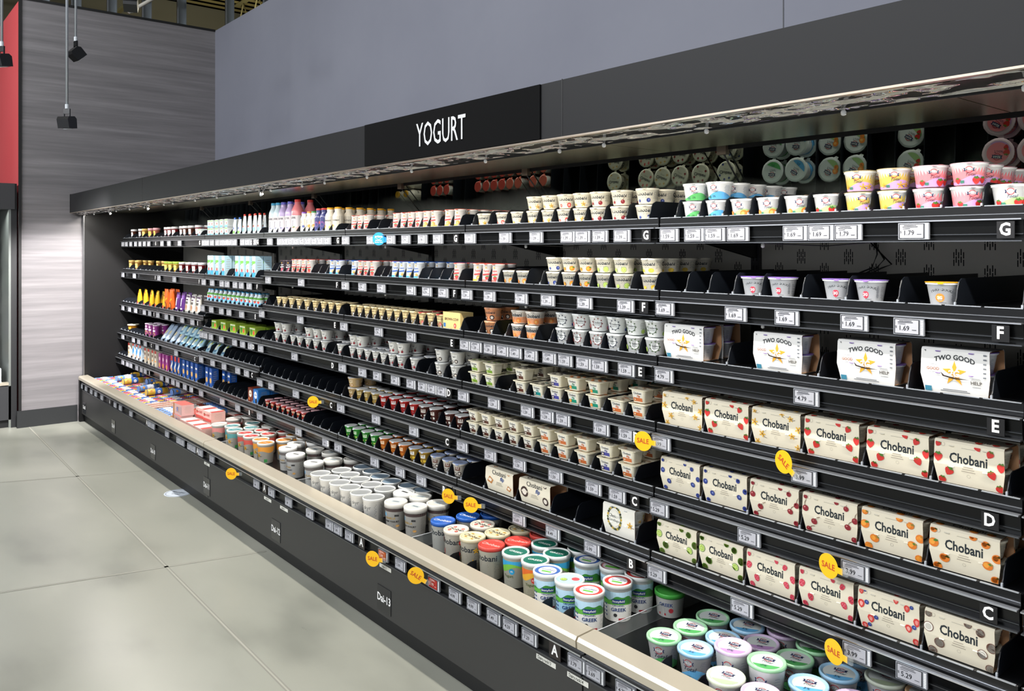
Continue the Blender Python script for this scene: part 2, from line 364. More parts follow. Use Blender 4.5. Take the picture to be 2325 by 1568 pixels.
# flip trays
def rr(w, d, r, n=3):
    o = []
    for sx, sy, a0 in ((1, 1, 0), (-1, 1, PI / 2), (-1, -1, PI), (1, -1, 1.5 * PI)):
        for i in range(n + 1):
            a = a0 + PI / 2 * i / n; o.append((sx * (w / 2 - r) + r * math.cos(a), sy * (d / 2 - r) + r * math.sin(a)))
    return o
def loft(mb, secs, m, smooth=False):
    n = len(secs[0][0]); vs = []; fs = []
    for poly, z in secs: vs += [(x, y, z) for x, y in poly]
    for j in range(len(secs) - 1):
        for i in range(n): fs.append((j * n + i, j * n + (i + 1) % n, (j + 1) * n + (i + 1) % n, (j + 1) * n + i))
    fs += [tuple(range(n))[::-1], tuple(range(len(vs) - n, len(vs)))]
    mb.add(vs, fs, m, smooth)
def flip(k, desc, c1, fr):
    mb = MB(); m = M('f2ebd2', .4); off = lambda P, dx, dy: [(x + dx, y + dy) for x, y in P]
    loft(mb, [(off(rr(.056, .052, .01), 0, -.016), 0), (off(rr(.072, .068, .012), 0, -.017), .049)], m)
    loft(mb, [(off(rr(.05, .022, .008), 0, .033), .022), (off(rr(.062, .034, .01), 0, .034), .049)], m)
    mb.prismz(rr(.092, .112, .016), .049, .0515, m)
    p = Paint(mb, lambda u, v, l: (u, -.042 - .0085 * v / .049 - l, v), .4)
    p.rect(-.023, .023, .004, .043, 'e9e6da'); p.rect(-.022, .022, .005, .019, c1); p.text('Chobani', 0, .036, .0115, '20242a', .012); p.text('Flip', .004, .025, .012, c1, .02, 1, 0, .3); p.fruit(fr, -.013, .012, .007)
    lb = MB(); lb.prismz(rr(.094, .114, .016), 0, .0012, M('ede4ca', .3))
    q = Paint(lb, lambda u, v, l: (u, v, .0012 + l), .3)
    q.text('Chobani', 0, .028, .016, '2a2622', .012); q.text('Flip', 0, .008, .020, c1, .02, 1, 0, .3)
    for a, b in ((-.03, -.02), (.02, -.03), (-.012, -.042), (.032, -.01), (-.034, .04), (.034, .042), (.006, -.018)): q.fruit(fr, a, b, .008)
    for i in range(9): q.circ(-.036 + .009 * i, -.03 + .011 * ((i * 5) % 6), .0022, '6a4a30', 5)
    kind(k, 'yogurt_tray', desc, 'yogurt tray', .095, .053, mb.mesh('tray_body'), [('lid', lb.mesh('lid'), (0, 0, .0515))], .115)
flip('pL', 'cream lime twin tray', '7aa030', 'lime'); flip('pK', 'cream chocolate twin tray', '5c3426', 'choc'); flip('pT', 'cream teal-label twin tray', '1f8a86', 'choc')
flip('pV', 'cream violet-label twin tray', '4a4a9a', 'choc'); flip('pO', 'cream orange-label twin tray', 'd0703a', 'smore'); flip('pG', 'cream green-label twin tray', '1c8f72', 'peach')

# cardboard sleeves
def sleeve(k, desc, fr, body='e8dfc8', brand='Chobani', W=.182, H=.120, Dp=.100, cupk='cV', style=0):
    mb = MB(); m = M(body, .5); tan = M('b98a62', .7)
    prof = [(-.5 * Dp + .010, .001), (-.5 * Dp, .052), (-.5 * Dp + .001, H - .006), (-.5 * Dp + .006, H), (.5 * Dp - .006, H), (.5 * Dp, H - .008), (.5 * Dp, .05), (.5 * Dp - .01, .001)]
    def hw(z): return W / 2 * (.90 + .10 * min(1, z / .055)) if z < .055 else W / 2 * (1.0 - .03 * ((z - .055) / (H - .055)))
    n = len(prof); vs = []
    for g in (0, 1):
        for s in (-1, 1):
            for y, z in prof: vs.append((s * hw(z), y * (1 - .03 * g), z if not g else min(max(z, .003), H - .002)))
    mb.add(vs, [(i, (i + 1) % n, n + (i + 1) % n, n + i) for i in range(n)], m)
    mb.add(vs, [(2 * n + i, 3 * n + i, 3 * n + (i + 1) % n, 2 * n + (i + 1) % n) for i in range(n)], tan)
    def fm(u, v, l):
        y = -.5 * Dp + (.010 * (1 - v / .052) if v < .052 else .001 * (v - .052) / (H - .058)); h = hw(v) / (W / 2)
        return (max(-hw(v), min(hw(v), u)), y - l, v)
    p = Paint(mb, fm, .5, .00025); p.lo = (-W / 2, W / 2, .003, H - .007)
    t = Paint(mb, lambda u, v, l: (u, v, H + l), .5, .00025); t.lo = (-W / 2 * .96, W / 2 * .96, -.5 * Dp + .007, .5 * Dp - .007)
    if style == 0:
        p.text(brand, 0, .074, .036, '1c262c', .026, .80); p.lines(.0, .054, .036, 3, '9a8f80', .0065, .0016); p.lines(0, .104, .05, 1, '9a9488')
        p.ring(0, .030, .004, .0005, '9a9488'); p.ring(-.066, .108, .005, .0006, '9a9488')
        for a, b, s in ((-.078, .072, .0135), (-.05, .036, .0135), (.055, .100, .011), (.083, .07, .013), (.06, .046, .013), (-.078, .108, .009), (-.07, .008, .012), (.078, .01, .013), (.024, .112, .010)):
            p.fruit(fr, a, b, s, random.uniform(-.6, .6))
        t.text(brand, .0, -.012, .026, '3a3a34', .01); t.lines(0, .014, .1, 3, '8d8a7c', .007, .0014)
        for a, b in ((-.07, -.028), (.06, -.024), (-.04, .03), (.075, .02), (.02, -.034)): t.fruit(fr, a, b, .011)
    elif style == 1:
        p.text('TWO GOOD', 0, .103, .019, '23262b', .03, .95, 0, 0, 3.6); p.text('4', -.078, .118, .012, '23262b', .01)
        for i in range(5):
            a = 2 * PI * i / 5 + .3; p.poly([(0, .06), (.015 * math.cos(a - .4), .06 + .018 * math.sin(a - .4)), (.033 * math.cos(a), .058 + .036 * math.sin(a)), (.015 * math.cos(a + .4), .06 + .018 * math.sin(a + .4))], 'dfa02a')
        p.text('2G', 0, .058, .024, 'fafafa', .03); p.poly([(-.036, .062), (-.03, .05), (.0, .044), (.04, .046), (.0, .048), (-.026, .053)], '33241c')
        p.text('GOOD', -.056, .068, .011, '9a5a3a', .02); p.lines(-.056, .080, .028, 1, '70747a'); p.lines(-.056, .058, .028, 1, '70747a')
        p.text('HELP', .056, .038, .013, '55504a', .02); p.lines(.056, .05, .03, 2, '70747a'); p.lines(.056, .026, .03, 1, '70747a')
        p.rect(-.08, -.062, .004, .018, '3f86a0'); p.lines(0, .012, .09, 2, '70747a', .004, .002)
        for i in range(6): p.rect(.074, .082, .114 - i * .012, .118 - i * .012, '70747a')
        t.lines(-.03, 0, .05, 1, '555555'); t.lines(.04, .02, .05, 2, '777777')
    elif style == 2:
        for i in range(26):
            a = 2 * PI * i / 26; p.circ(-.02 + .034 * math.cos(a), .07 + .044 * math.sin(a), .0055, ('c8a838', '5f6a38', '31352a')[i % 3], 6)
        p.circ(-.02, .07, .031, 'eceadf', 20); p.text('Chobani', -.02, .078, .017, '1c262c', .012); p.text('ZeroSugar', -.02, .062, .0135, '4a5458')
        p.fruit('vanilla', .06, .06, .015); t.text('Chobani', 0, 0, .026, '3a3a34', .01)
        for a in (-.06, .06): t.fruit('vanilla', a, .02, .012)
    elif style == 3:
        p.text('Chobani', .0, .088, .030, '1c262c', .014); p.text('flip', .022, .066, .024, '2b4a86', .03, 1, 0, .3); p.lines(0, .046, .05, 3, '6a6a5c', .006, .0016)
        p.fruit(fr, -.064, .05, .024); p.fruit(fr, .07, .035, .018); p.fruit(fr, .07, .1, .010); p.lines(0, .12, .07, 1, '9a9488')
        t.text('Chobani', 0, .0, .022, '3a3a34', .01); t.fruit(fr, -.06, -.02, .012); t.fruit(fr, .06, .02, .012)
    parts = []
    if cupk:
        K = KINDS[cupk]
        for sx in (-1, 1):
            for lz in (.001, .0645):
                lz *= (H - .003) / .130; parts.append(('carton_cup', K['root'], (sx * (W / 2 - .0478), 0, lz), (1, 1, (H - .006) / .1305)))
                parts.append(('cup_lid', K['parts'][0][1], (sx * (W / 2 - .0478), 0, lz + K['parts'][0][2][2] * (H - .006) / .1305)))
    kind(k, 'yogurt_carton', desc, 'carton', W + .004, H, mb.mesh('sleeve'), parts, Dp)
for k, d, f in (('xV', 'vanilla', 'vanilla'), ('xS', 'strawberry', 'strawberry'), ('xB', 'blueberry', 'blueberry'), ('xC', 'cherry', 'cherry'), ('xM', 'mango', 'mango'), ('xL', 'lime', 'lime'), ('xR', 'raspberry', 'raspberry'), ('xX', 'mixed-berry', 'mix'), ('xN', 'coconut', 'coconut')):
    sleeve(k, 'cream %s yogurt carton' % d, f, cupk={'xV': 'cV', 'xS': 'cS', 'xB': 'cB', 'xC': 'cC', 'xM': 'cM', 'xL': 'cL', 'xR': 'cR', 'xX': 'cS', 'xN': 'cV'}[k])
sleeve('x2', 'white low-sugar vanilla carton', 'vanilla', 'e6e5e2', cupk='gR', style=1, H=.126, Dp=.108); sleeve('x0', 'white sugar-free vanilla carton', 'vanilla', 'f0ede2', W=.17, cupk='zV', style=2)
sleeve('xF', "cream s'mores yogurt carton", 'smore', 'e8e0ca', W=.205, H=.105, cupk=None, style=3); sleeve('xG', 'cream cookie yogurt carton', 'choc', 'e8e0ca', W=.205, H=.105, cupk=None, style=3)

# 32 oz tubs
def tub(k, desc, body, lidc, deco, ldeco=None, rimc=None, rb=.0475, rt=.0545, h=.132, hh=.016, name='yogurt_tub', inner=.84, rough=.3):
    kind(k, name, desc, 'yogurt tub', 2 * rt * 1.06 + .001, h + .003, cup_body(rb, rt, h, body, deco, name='tub_body'), [('lid', snap_lid(rt + .001, lidc, ldeco, hh, rimc, rough, inner), (0, 0, h + .0062))])
def chobtub(fr, dark='17202a'):
    def d(p):
        p.text('Chobani', 0, .092, .034, dark, .014); p.lines(0, .072, .04, 3, 'a89888', .007, .0016); p.lines(.06, .1, .03, 10, '8d8a7c', .007)
        if fr:
            for a, b in ((-.04, .045), (.042, .04), (.015, .02), (-.02, .018), (.055, .09), (-.056, .09)): p.fruit(fr, a, b, .014)
    return d
lidtxt = lambda c, t='Chobani', fr=None, s=.03: (lambda p: (p.text(t, 0, 0, s, c, .012), [p.fruit(fr, .03 * math.cos(a), .032 * math.sin(a), .010) for a in (.6, 2.4, 3.9, 5.4)] if fr else 0))
tub('uB', 'cream tub with blue lid', 'e6e8e0', '2d62b8', chobtub(None), lidtxt('e8eef8')); tub('uS', 'cream strawberry-print tub', 'e6e2d4', 'ded6c6', chobtub('halfberry'), lidtxt('17202a', fr='halfberry'))
tub('uV', 'cream vanilla-print tub', 'e6e0cc', 'd8cfae', chobtub('vanilla'), lidtxt('3a342c', fr='vanilla')); tub('uR', 'cream tub with red lid', 'e4dfcc', 'cf4a42', chobtub(None), lidtxt('f0c0b8'))
def gd(c):
    def d(p):
        p.strip(-p.full, p.full, lambda u: .075 + .012 * math.sin(u * 50), lambda u: .112, c[0], 30); p.strip(-p.full, p.full, lambda u: .090 + .010 * math.sin(u * 40 + 1), lambda u: .112, c[1], 30)
        p.circ(.016, .070, .012, c[2], 16); p.text(c[3], .016, .070, .009, 'ffffff', .01); p.text('Yogurt', 0, .05, .016, '5b6a3a', .01); p.lines(0, .03, .03, 4, '8d8a7c', .006)
    return d
tub('uG', 'white tub, teal lid, blue splash', 'e8e6d4', '1f6f5c', gd(('7cc04a', '3aa6d8', '2f9ac8', '0%')), lidtxt('e8f2ee', 'GREEK', s=.022), 'e9ebe8', inner=.88)
tub('uO', 'white tub, teal lid, orange splash', 'e8e2c4', '1f6f5c', gd(('efb23a', 'e8702e', 'd8453a', '3.5%')), lidtxt('e8f2ee', 'GREEK', s=.022), 'e9ebe8', inner=.88)
def ston(low):
    def d(p):
        p.strip(-p.full, p.full, lambda u: .060, lambda u: .112, 'bfe0f2', 30)
        p.strip(-p.full, p.full, lambda u: .060 + .006 * math.sin(u * 30), lambda u: .088 + .008 * math.sin(u * 45) + .004 * math.sin(u * 130), '3f8c3a', 50)
        p.strip(-p.full, p.full, lambda u: .058 + .005 * math.sin(u * 28 + 1), lambda u: .072 + .007 * math.sin(u * 36 + 2), '6cbc4c', 40)
        p.strip(-p.full, p.full, lambda u: .001, lambda u: .060 + .005 * math.sin(u * 28 + 1), low, 40)
        for a in (0.02, -.135):
            p.rect(a - .024, a + .024, .070, .086, '1f3f7c', 6); p.text('Stonyfield', a, .078, .0115, 'ffffff', .012); p.text('ORGANIC', a, .062, .010, '1f3f7c', .012); p.text('GREEK', a, .046, .019, '1f3f7c', .02)
            p.circ(a - .012, .026, .007, '3a3a3a', 10); p.rect(a, a + .03, .008, .015, 'c03a44', 4)
        for i in range(4): p.circ(-.03, .062 - i * .014, .004, '5a6a9a', 8); p.circ(-.042, .062 - i * .014, .004, '5a6a9a', 8)
        p.lines(-.036, .1, .022, 5, '55607a'); p.lines(.075, .1, .03, 14, '8a8f96', .006)
    return d
def stl(c): return lambda p: (p.ring(0, 0, .036, .010, c, n=26), p.circ(0, 0, .036, 'f0f2f0', 22), p.text('Stonyfield', 0, .006, .014, '23407c', .015), p.rect(-.02, .02, -.018, -.006, '6cbc4c'))
tub('vR', 'white tub, red-ringed lid', 'f6f5f0', 'd8483e', ston('f6f5f0'), stl('cf3f3a'), 'e9ebe8', inner=.9); tub('vB', 'white tub, blue-ringed lid', 'f6f5f0', '3f6fb8', ston('f6f5f0'), stl('3f66b0'), 'e9ebe8', inner=.9)
tub('vL', 'light blue tub, patterned lid', 'f6f5f0', 'a8d4e8', ston('a9d6f0'), lambda p: (p.circ(0, 0, .044, 'b8dcea', 22), p.circ(.02, .012, .016, 'd8565c', 12), p.fruit('lime', -.02, -.01, .014)), 'e9ebe8', inner=.9)
tub('vP', 'white tub, pink-green lid', 'f6f5f0', 'd8868a', ston('f6f5f0'), lambda p: (p.circ(0, 0, .044, 'd9cfd0', 22), p.rect(-.03, .03, -.024, -.006, '6cbc4c'), p.rect(-.03, .03, .008, .024, 'cf5a60')), 'e9ebe8', inner=.9)
tub('vS', 'short white tub, green lid', 'f6f5f0', '4fae4a', lambda p: (p.text('GREEK', 0, .05, .018, '1f3f7c', .02), p.circ(.02, .03, .009, 'b83a44', 12), p.rect(-.03, 0, .01, .018, 'c03a44')), None, '4fae4a', h=.085)
def band(c, t, t2):
    def d(p):
        p.rect(-p.full, p.full, .098, .113, c, 30)
        p.circ(-.035, .082, .010, '7ab8dc', 12); p.text(t, -.004, .066, .014, 'b89a5a', .02); p.text(t2, 0, .050, .0115, '2c2826', .02); p.lines(0, .032, .05, 4, '6a6a64', .006)
        p.circ(.035, .03, .010, 'c89a5a', 9, 1, .6); p.lines(.08, .095, .03, 12, '6a6a64', .006); p.poly([(.02, .085), (.04, .085), (.04, .076), (.02, .076)], '333333')
    return d
tub('wV', 'white tub with dark band', 'e8e5dc', 'dcd8cc', band('4a3c3a', 'VANILLA', 'GREEK YOGURT'), lambda p: (p.circ(0, 0, .042, 'd5d3cb', 22), p.rect(-.024, .024, -.012, .012, 'b9c4c8'), p.text('GREEK', 0, .0, .012, '2c2826', .02)), 'e6e3da', hh=.024)
tub('wP', 'white tub with grey print', 'f6f5f0', 'd8d8d4', band('6a6460', 'PLAIN', 'YOGURT'), lambda p: (p.circ(0, 0, .040, 'e0dfd9', 22), p.rect(-.026, .02, .0, .012, '3a3c40')), 'f6f5f0', hh=.022)
tub('sT', 'plain white tub, foil lid', 'f6f5f0', '9a9c9c', lambda p: (p.text('skyr', .0, .095, .026, '4a4e50', .0), p.lines(0, .08, .02, 2, '7a7e80'), p.rect(-.008, .008, .03, .055, '2f6a74'), p.circ(0, .058, .005, '2f6a74', 8), p.lines(.06, .11, .045, 9, '55585a', .007, .0014)), None, 'dedfdb', rb=.046, rt=.0535, hh=.008, inner=.93, rough=.22)
tub('sU', 'plain white tub, blue-grey lid', 'e6e6e2', '7f93a4', lambda p: (p.text('skyr', .0, .095, .026, '4a4e50', .0), p.lines(.05, .11, .045, 9, '55585a', .007, .0014)), None, 'dedfdb', rb=.046, rt=.0535, hh=.008, inner=.93, rough=.22)
for k, n, c, l in (('nR', 'red', 'd05a50', 'c83e3a'), ('nT', 'teal', '5a9c9c', '4d9398'), ('nO', 'orange', 'e59a3a', 'd98a2a'), ('nW', 'pale', 'd8d2c8', 'cfcabf'), ('nP', 'pink and white', 'dd8c86', 'd9c8c2')):
    tub(k, 'small tub with %s lid' % n, 'e8e2d4', l, (lambda c: lambda p: (p.strip(-p.full, p.full, lambda u: .075 + .006 * math.sin(u * 60), lambda u: .108, c, 30), p.fruit('vanilla', 0, .055, .018), p.rect(-.05, -.03, .02, .06, 'b8b8b0'), p.rect(.04, .06, .01, .03, '3d8f4a')))(c), lambda p: p.text('Greek', 0, 0, .02, 'f2f2ee', .01), 'e2e0d8', rb=.046, rt=.052, h=.125, inner=.86)

# bottles, cartons, pouches, tubes, bags
def bottle(k, desc, body, cap, deco, r=.036, h=.20, capr=.019, name='drink_bottle', sh=.62):
    mb = MB(); m = M(body, .25)
    mb.lathe([(r * .9, 0), (r, .005), (r, h * sh), (r * .93, h * (sh + .08)), (r * .62, h * (sh + .2)), (capr * 1.05, h * (sh + .26)), (capr * 1.12, h * .93), (capr * .9, h * .94)], m, 22)
    def f(u, v, l): a = u / r; q = r + l; return (q * math.sin(a), -q * math.cos(a), v)
    p = Paint(mb, f); p.full = PI * r; deco(p)
    cb = MB(); cb.lathe([(capr, 0), (capr * 1.08, .002), (capr * 1.08, h * .07), (capr, h * .08)], M(cap, .3), 18)
    kind(k, name, desc, 'bottle', 2 * r + .002, h * 1.02, mb.mesh('bottle_body'), [('cap', cb.mesh('cap'), (0, 0, h * .93))])
def kef(c, fr): return lambda p: (p.rect(-p.full, p.full, .006, .118, 'c9c6cc', 20), p.text('KEFIR', 0, .10, .020, '2c2a3a', .015), p.text('Lifeway', .0, .06, .016, '2c2a4a', .015, 1, PI / 2), p.fruit(fr, .012, .028, .016), p.strip(-p.full, p.full, lambda u: .006, lambda u: .03 + .01 * math.sin(u * 40), c, 20))
bottle('kB', 'tall pale bottle, light blue cap', 'b4c8d4', '3a9ac8', kef('c9d2d8', 'blueberry'), .037, .215); bottle('kP', 'tall lilac bottle, violet cap', 'a898c4', '5a5ac0', kef('b9acd0', 'blueberry'), .037, .215)
bottle('kR', 'tall pink bottle, red cap', 'd07880', 'cf3a38', kef('e0a8a4', 'strawberry'), .042, .225); 
sd = lambda fr, t='PROTEIN': (lambda p: (p.rect(-p.full, p.full, .008, .09, 'cfc9bc', 16), p.text(t, 0, .055, .013, '2a2622', .02, 1, PI / 2), p.fruit(fr, .018, .04, .012)))
bottle('dP', 'small white bottle, purple cap', 'eae6e0', '7a4ab0', sd('blueberry'), .028, .135); bottle('dO', 'small white bottle, orange cap', 'eae2d0', 'e58a2a', sd('mango'), .028, .135)
bottle('dG', 'small white bottle, green cap', 'eae6da', '2f8a4a', sd('peach'), .028, .135); bottle('dB', 'small navy bottle, red cap', '3a3f78', 'c8403a', lambda p: (p.rect(-p.full, p.full, .01, .09, '2f356e', 16), p.circ(.0, .05, .016, '8a4a8a', 12), p.circ(.03, .06, .012, 'd8503a', 10)), .030, .150)
bottle('dY', 'white smoothie bottle, yellow cap', 'e6dfd0', 'e0a61e', lambda p: (p.rect(-p.full, p.full, .006, .095, 'cfc9bc', 16), p.text('Chobani', 0, .070, .017, '2a2622', .012), p.fruit('peach', -.018, .03, .013), p.fruit('lime', .024, .025, .010), p.lines(.0, .05, .03, 3)), .034, .150, .021)
bottle('dW', 'small blue-white kids bottle', 'dfe8ee', '3aa0d0', lambda p: (p.rect(-p.full, p.full, .006, .03, '6ab4e0', 14), p.strip(-p.full, p.full, lambda u: .055, lambda u: .07, '6ab04a', 14), p.fruit('strawberry', 0, .038, .012)), .024, .10, .013)

def cartonbox(k, desc, W, Dp, H, body, deco, topc=None, name='drink_carton', cat='carton', tdeco=None):
    mb = MB(); m = M(body, .4); mb.box(-W / 2, W / 2, -Dp / 2, Dp / 2, 0, H, m)
    p = Paint(mb, lambda u, v, l: (u, -Dp / 2 - l, v)); p.lo = (-W / 2, W / 2, 0, H); deco(p)
    q = Paint(mb, lambda u, v, l: (W / 2 + l, u, v)); q.lo = (-Dp / 2, Dp / 2, 0, H); q.lines(0, H * .8, Dp * .6, 6, 'aaa79c', H * .11, H * .02)
    t = Paint(mb, lambda u, v, l: (u, v, H + l)); t.lo = (-W / 2, W / 2, -Dp / 2, Dp / 2)
    if topc: t.rect(-W / 2, W / 2, -Dp / 2, Dp / 2, topc)
    if tdeco: tdeco(t)
    kind(k, name, desc, cat, W + .002, H, mb.mesh('carton_body'), [], Dp)
cartonbox('oW', 'blue-white kids drink carton', .062, .06, .16, 'bfe0ee', lambda p: (p.rect(-.03, .03, 0, .04, '3a9ad0'), p.strip(-.03, .03, lambda u: .10 + .3 * u, lambda u: .125, '6ab04a', 5), p.circ(0, .085, .018, 'f0f2f2', 14), p.text('Danimals', 0, .085, .010, 'c03038', .012), p.fruit('strawberry', 0, .05, .016)), '7cc4e4')
cartonbox('oS', 'short white-blue drink carton', .058, .055, .062, 'e4ecf0', lambda p: (p.rect(-.03, .03, 0, .016, '58a8d8'), p.fruit('strawberry', .01, .03, .012), p.rect(-.03, .03, .05, .058, '6ab04a')), 'd8e4ea')
cartonbox('oG', 'green applesauce box', .105, .08, .068, '9cc03a', lambda p: (p.circ(-.02, .034, .022, '4a8a2c', 14), p.circ(.025, .030, .016, 'd8503a', 12), p.rect(-.05, .05, .055, .062, 'e8e8d8')), 'b4d04c')
cartonbox('oR', 'red and white yogurt-stick box', .155, .11, .075, 'e2b4aa', lambda p: (p.rect(-.08, .08, .0, .022, 'cf4a42'), p.text('Go-GURT', 0, .048, .024, 'c83a34', .02), p.fruit('strawberry', -.055, .045, .014)), 'e4d8d2', 'yogurt_stick_box', 'box', lambda t: (t.circ(-.02, 0, .035, 'f0ece8', 14, 1.4, .8), t.rect(.03, .076, -.05, .05, 'd0524a')))
cartonbox('oP', 'pink carton on its side', .20, .095, .085, 'dcb4b0', lambda p: (p.rect(-.09, -.06, .0, .085, 'b8804e'), p.lines(.03, .06, .12, 5, '8a6a6a', .009, .003), p.rect(-.01, .015, .03, .06, '7a8ac0'), p.rect(.05, .09, .01, .07, 'c8a8a8')), 'd86a60', 'yogurt_stick_box', 'box')
cartonbox('oK', 'brown soda-themed pudding box', .085, .09, .10, '6a2a1c', lambda p: (p.circ(0, .06, .026, 'e8ddc8', 14), p.text('A&W', 0, .06, .016, 'a83a1c', .02), p.circ(-.02, .02, .012, 'c8703a', 8)), '8a3c24', 'pudding_box', 'box')
cartonbox('oB', 'bright blue pudding box', .085, .09, .10, '2f7ac8', lambda p: (p.circ(0, .06, .026, 'e8eef4', 14), p.text('OREO', 0, .06, .015, '2250a0', .02), p.circ(.01, .02, .018, '2a2a30', 10)), '4a94d8', 'pudding_box', 'box')
cartonbox('oT', 'tall blue and red dough box', .055, .055, .155, '2a5aa8', lambda p: (p.rect(-.028, .028, .11, .155, 'c83a34'), p.strip(-.028, .028, lambda u: .055 + u, lambda u: .085 + u, 'e8e6e0', 4), p.circ(.0, .03, .018, 'd89a4a', 10)), '3a3430', 'dough_box', 'box')
cartonbox('oU', 'tall blue cookie-dough box', .055, .055, .15, '2456a4', lambda p: (p.circ(0, .05, .022, 'd8a85a', 12), p.rect(-.02, .02, .1, .115, 'f0f0e8')), '2a4a80', 'dough_box', 'box')
cartonbox('oM', 'tall magenta cracker box', .06, .06, .14, 'a03a8a', lambda p: (p.circ(0, .09, .018, 'f0c9d8', 12), p.circ(.0, .03, .024, 'd8924a', 12)), 'c8c0c0', 'snack_box', 'box')
cartonbox('oQ', 'tall sky-blue and white snack box', .055, .055, .15, 'd8e6ee', lambda p: (p.strip(-.028, .028, lambda u: .05 + u, lambda u: .11 + u, '2f86cc', 5), p.circ(0, .03, .018, 'c08a5a', 10), p.rect(-.028, .028, .13, .15, 'd8503a')), 'c86a50', 'snack_box', 'box')
cartonbox('oC', 'tall pale crescent-print snack box', .055, .055, .145, 'dcd0bc', lambda p: (p.rect(-.028, .028, .12, .145, 'b83a30'), p.fruit('slice', 0, .05, .024), p.circ(0, .09, .014, '6a3a2a', 10)), 'cfc8bc', 'snack_box', 'box')

def pouch(k, desc, W, H, body, deco, cap=None, lean=.0, Dp=.03, name='pouch'):
    mb = MB(); m = M(body, .3); n = 6; vs = []; fs = []
    rows = [(0, 1), (.15, 1), (.5, .8), (.8, .45), (.93, .08), (1, .03)]
    for v, q in rows:
        for i in range(2 * n):
            a = 2 * PI * i / (2 * n); vs.append((W / 2 * math.copysign(abs(math.cos(a)) ** .6, math.cos(a)) * (1 - .06 * v + .02 * math.sin(v * 9)), Dp / 2 * q * math.sin(a) + lean * v, v * H))
    k2 = 2 * n
    for j in range(len(rows) - 1):
        for i in range(k2): fs.append((j * k2 + i, j * k2 + (i + 1) % k2, (j + 1) * k2 + (i + 1) % k2, (j + 1) * k2 + i))
    fs += [tuple(range(k2))[::-1], tuple(range(len(vs) - k2, len(vs)))]
    mb.add(vs, fs, m, True)
    def fm(u, v, l):
        t = v / H; q = 1 if t < .15 else 1 - .2 * (t - .15) / .35 if t < .5 else .8 - .35 * (t - .5) / .3 if t < .8 else .45 - .37 * (t - .8) / .13 if t < .93 else .08
        e = max(0, 1 - (abs(u) / (W / 2)) ** 2) ** .5
        return (u, -Dp / 2 * q * e + lean * t - l - .001, v)
    p = Paint(mb, fm); p.lo = (-W / 2 * .9, W / 2 * .9, 0, H); deco(p); parts = []
    if cap:
        c = MB(); c.lathe([(.008, 0), (.009, .012), (.006, .014)], M(cap, .3), 10); parts = [('cap', c.mesh('cap'), (0, lean, H))]
    kind(k, name, desc, 'pouch', W + .002, H, mb.mesh('pouch_body'), parts, Dp)
pouch('hR', 'white yogurt pouch, red cap', .052, .14, 'd8e2ea', lambda p: (p.circ(0, .09, .018, 'f2f2f0', 12), p.text('yo', 0, .09, .016, '222a3a', .02), p.rect(-.02, .02, .02, .05, '7ab8dc', 4), p.fruit('strawberry', 0, .06, .01)), 'd84a40')
pouch('hB', 'white yogurt pouch, blue cap', .052, .12, 'c8dce8', lambda p: (p.circ(0, .08, .018, 'f2f2f0', 12), p.fruit('blueberry', 0, .05, .014), p.rect(-.02, .02, .01, .03, '6a9a4a', 4)), '2f62b8')
pouch('hY', 'yellow and orange snack pouch', .07, .15, 'e2b01e', lambda p: (p.poly([(-.02, .03), (.02, .03), (.015, .1), (-.015, .1)], 'd8702a'), p.rect(-.03, .03, .005, .03, 'd8503a', 4), p.text('MM', 0, .12, .018, '7a2a1a', .02)), None, .0, .05, 'snack_pouch')
pouch('hO', 'bright orange hanging snack bag', .12, .19, 'e8641c', lambda p: (p.text('Reeses', 0, .09, .03, 'f0c020', .03, 1, .4), p.circ(-.01, .04, .03, '5a2a14', 12), p.circ(-.01, .04, .02, 'd8903a', 12)), None, -.02, .05, 'snack_bag')
pouch('hP', 'purple and white snack bag', .10, .17, '5a2c7a', lambda p: (p.rect(-.02, .005, .05, .12, 'e8e4ee', 3), p.rect(-.04, .04, .02, .035, 'd8d0e0', 4), p.circ(.02, .13, .018, '8a60b0', 10)), None, 0, .05, 'snack_bag')
pouch('hW', 'black and white snack bag', .10, .16, 'dcd8d0', lambda p: (p.rect(-.045, .045, .11, .15, '3a2240', 4), p.circ(0, .05, .025, 'b88a6a', 12), p.rect(-.03, .03, .08, .1, '55504a', 4)), None, 0, .05, 'snack_bag')
pouch('hL', 'silver-blue snack bag lying back', .10, .15, '9fb2c8', lambda p: (p.rect(-.035, .035, .03, .06, 'dce4ea', 4), p.poly([(-.04, .09), (.04, .11), (.04, .13), (-.04, .11)], '2f5fa8'), p.circ(0, .08, .018, 'e6d29a', 10)), None, .09, .05, 'snack_bag')
pouch('hC', 'clear-blue cheese-snack bag', .10, .10, '8fb4c4', lambda p: (p.circ(0, .05, .022, 'd8d8c0', 10), p.rect(-.03, .03, .015, .03, '3a6a8a', 4), p.circ(.02, .07, .012, 'a8b84a', 8)), None, .05, .06, 'snack_bag')

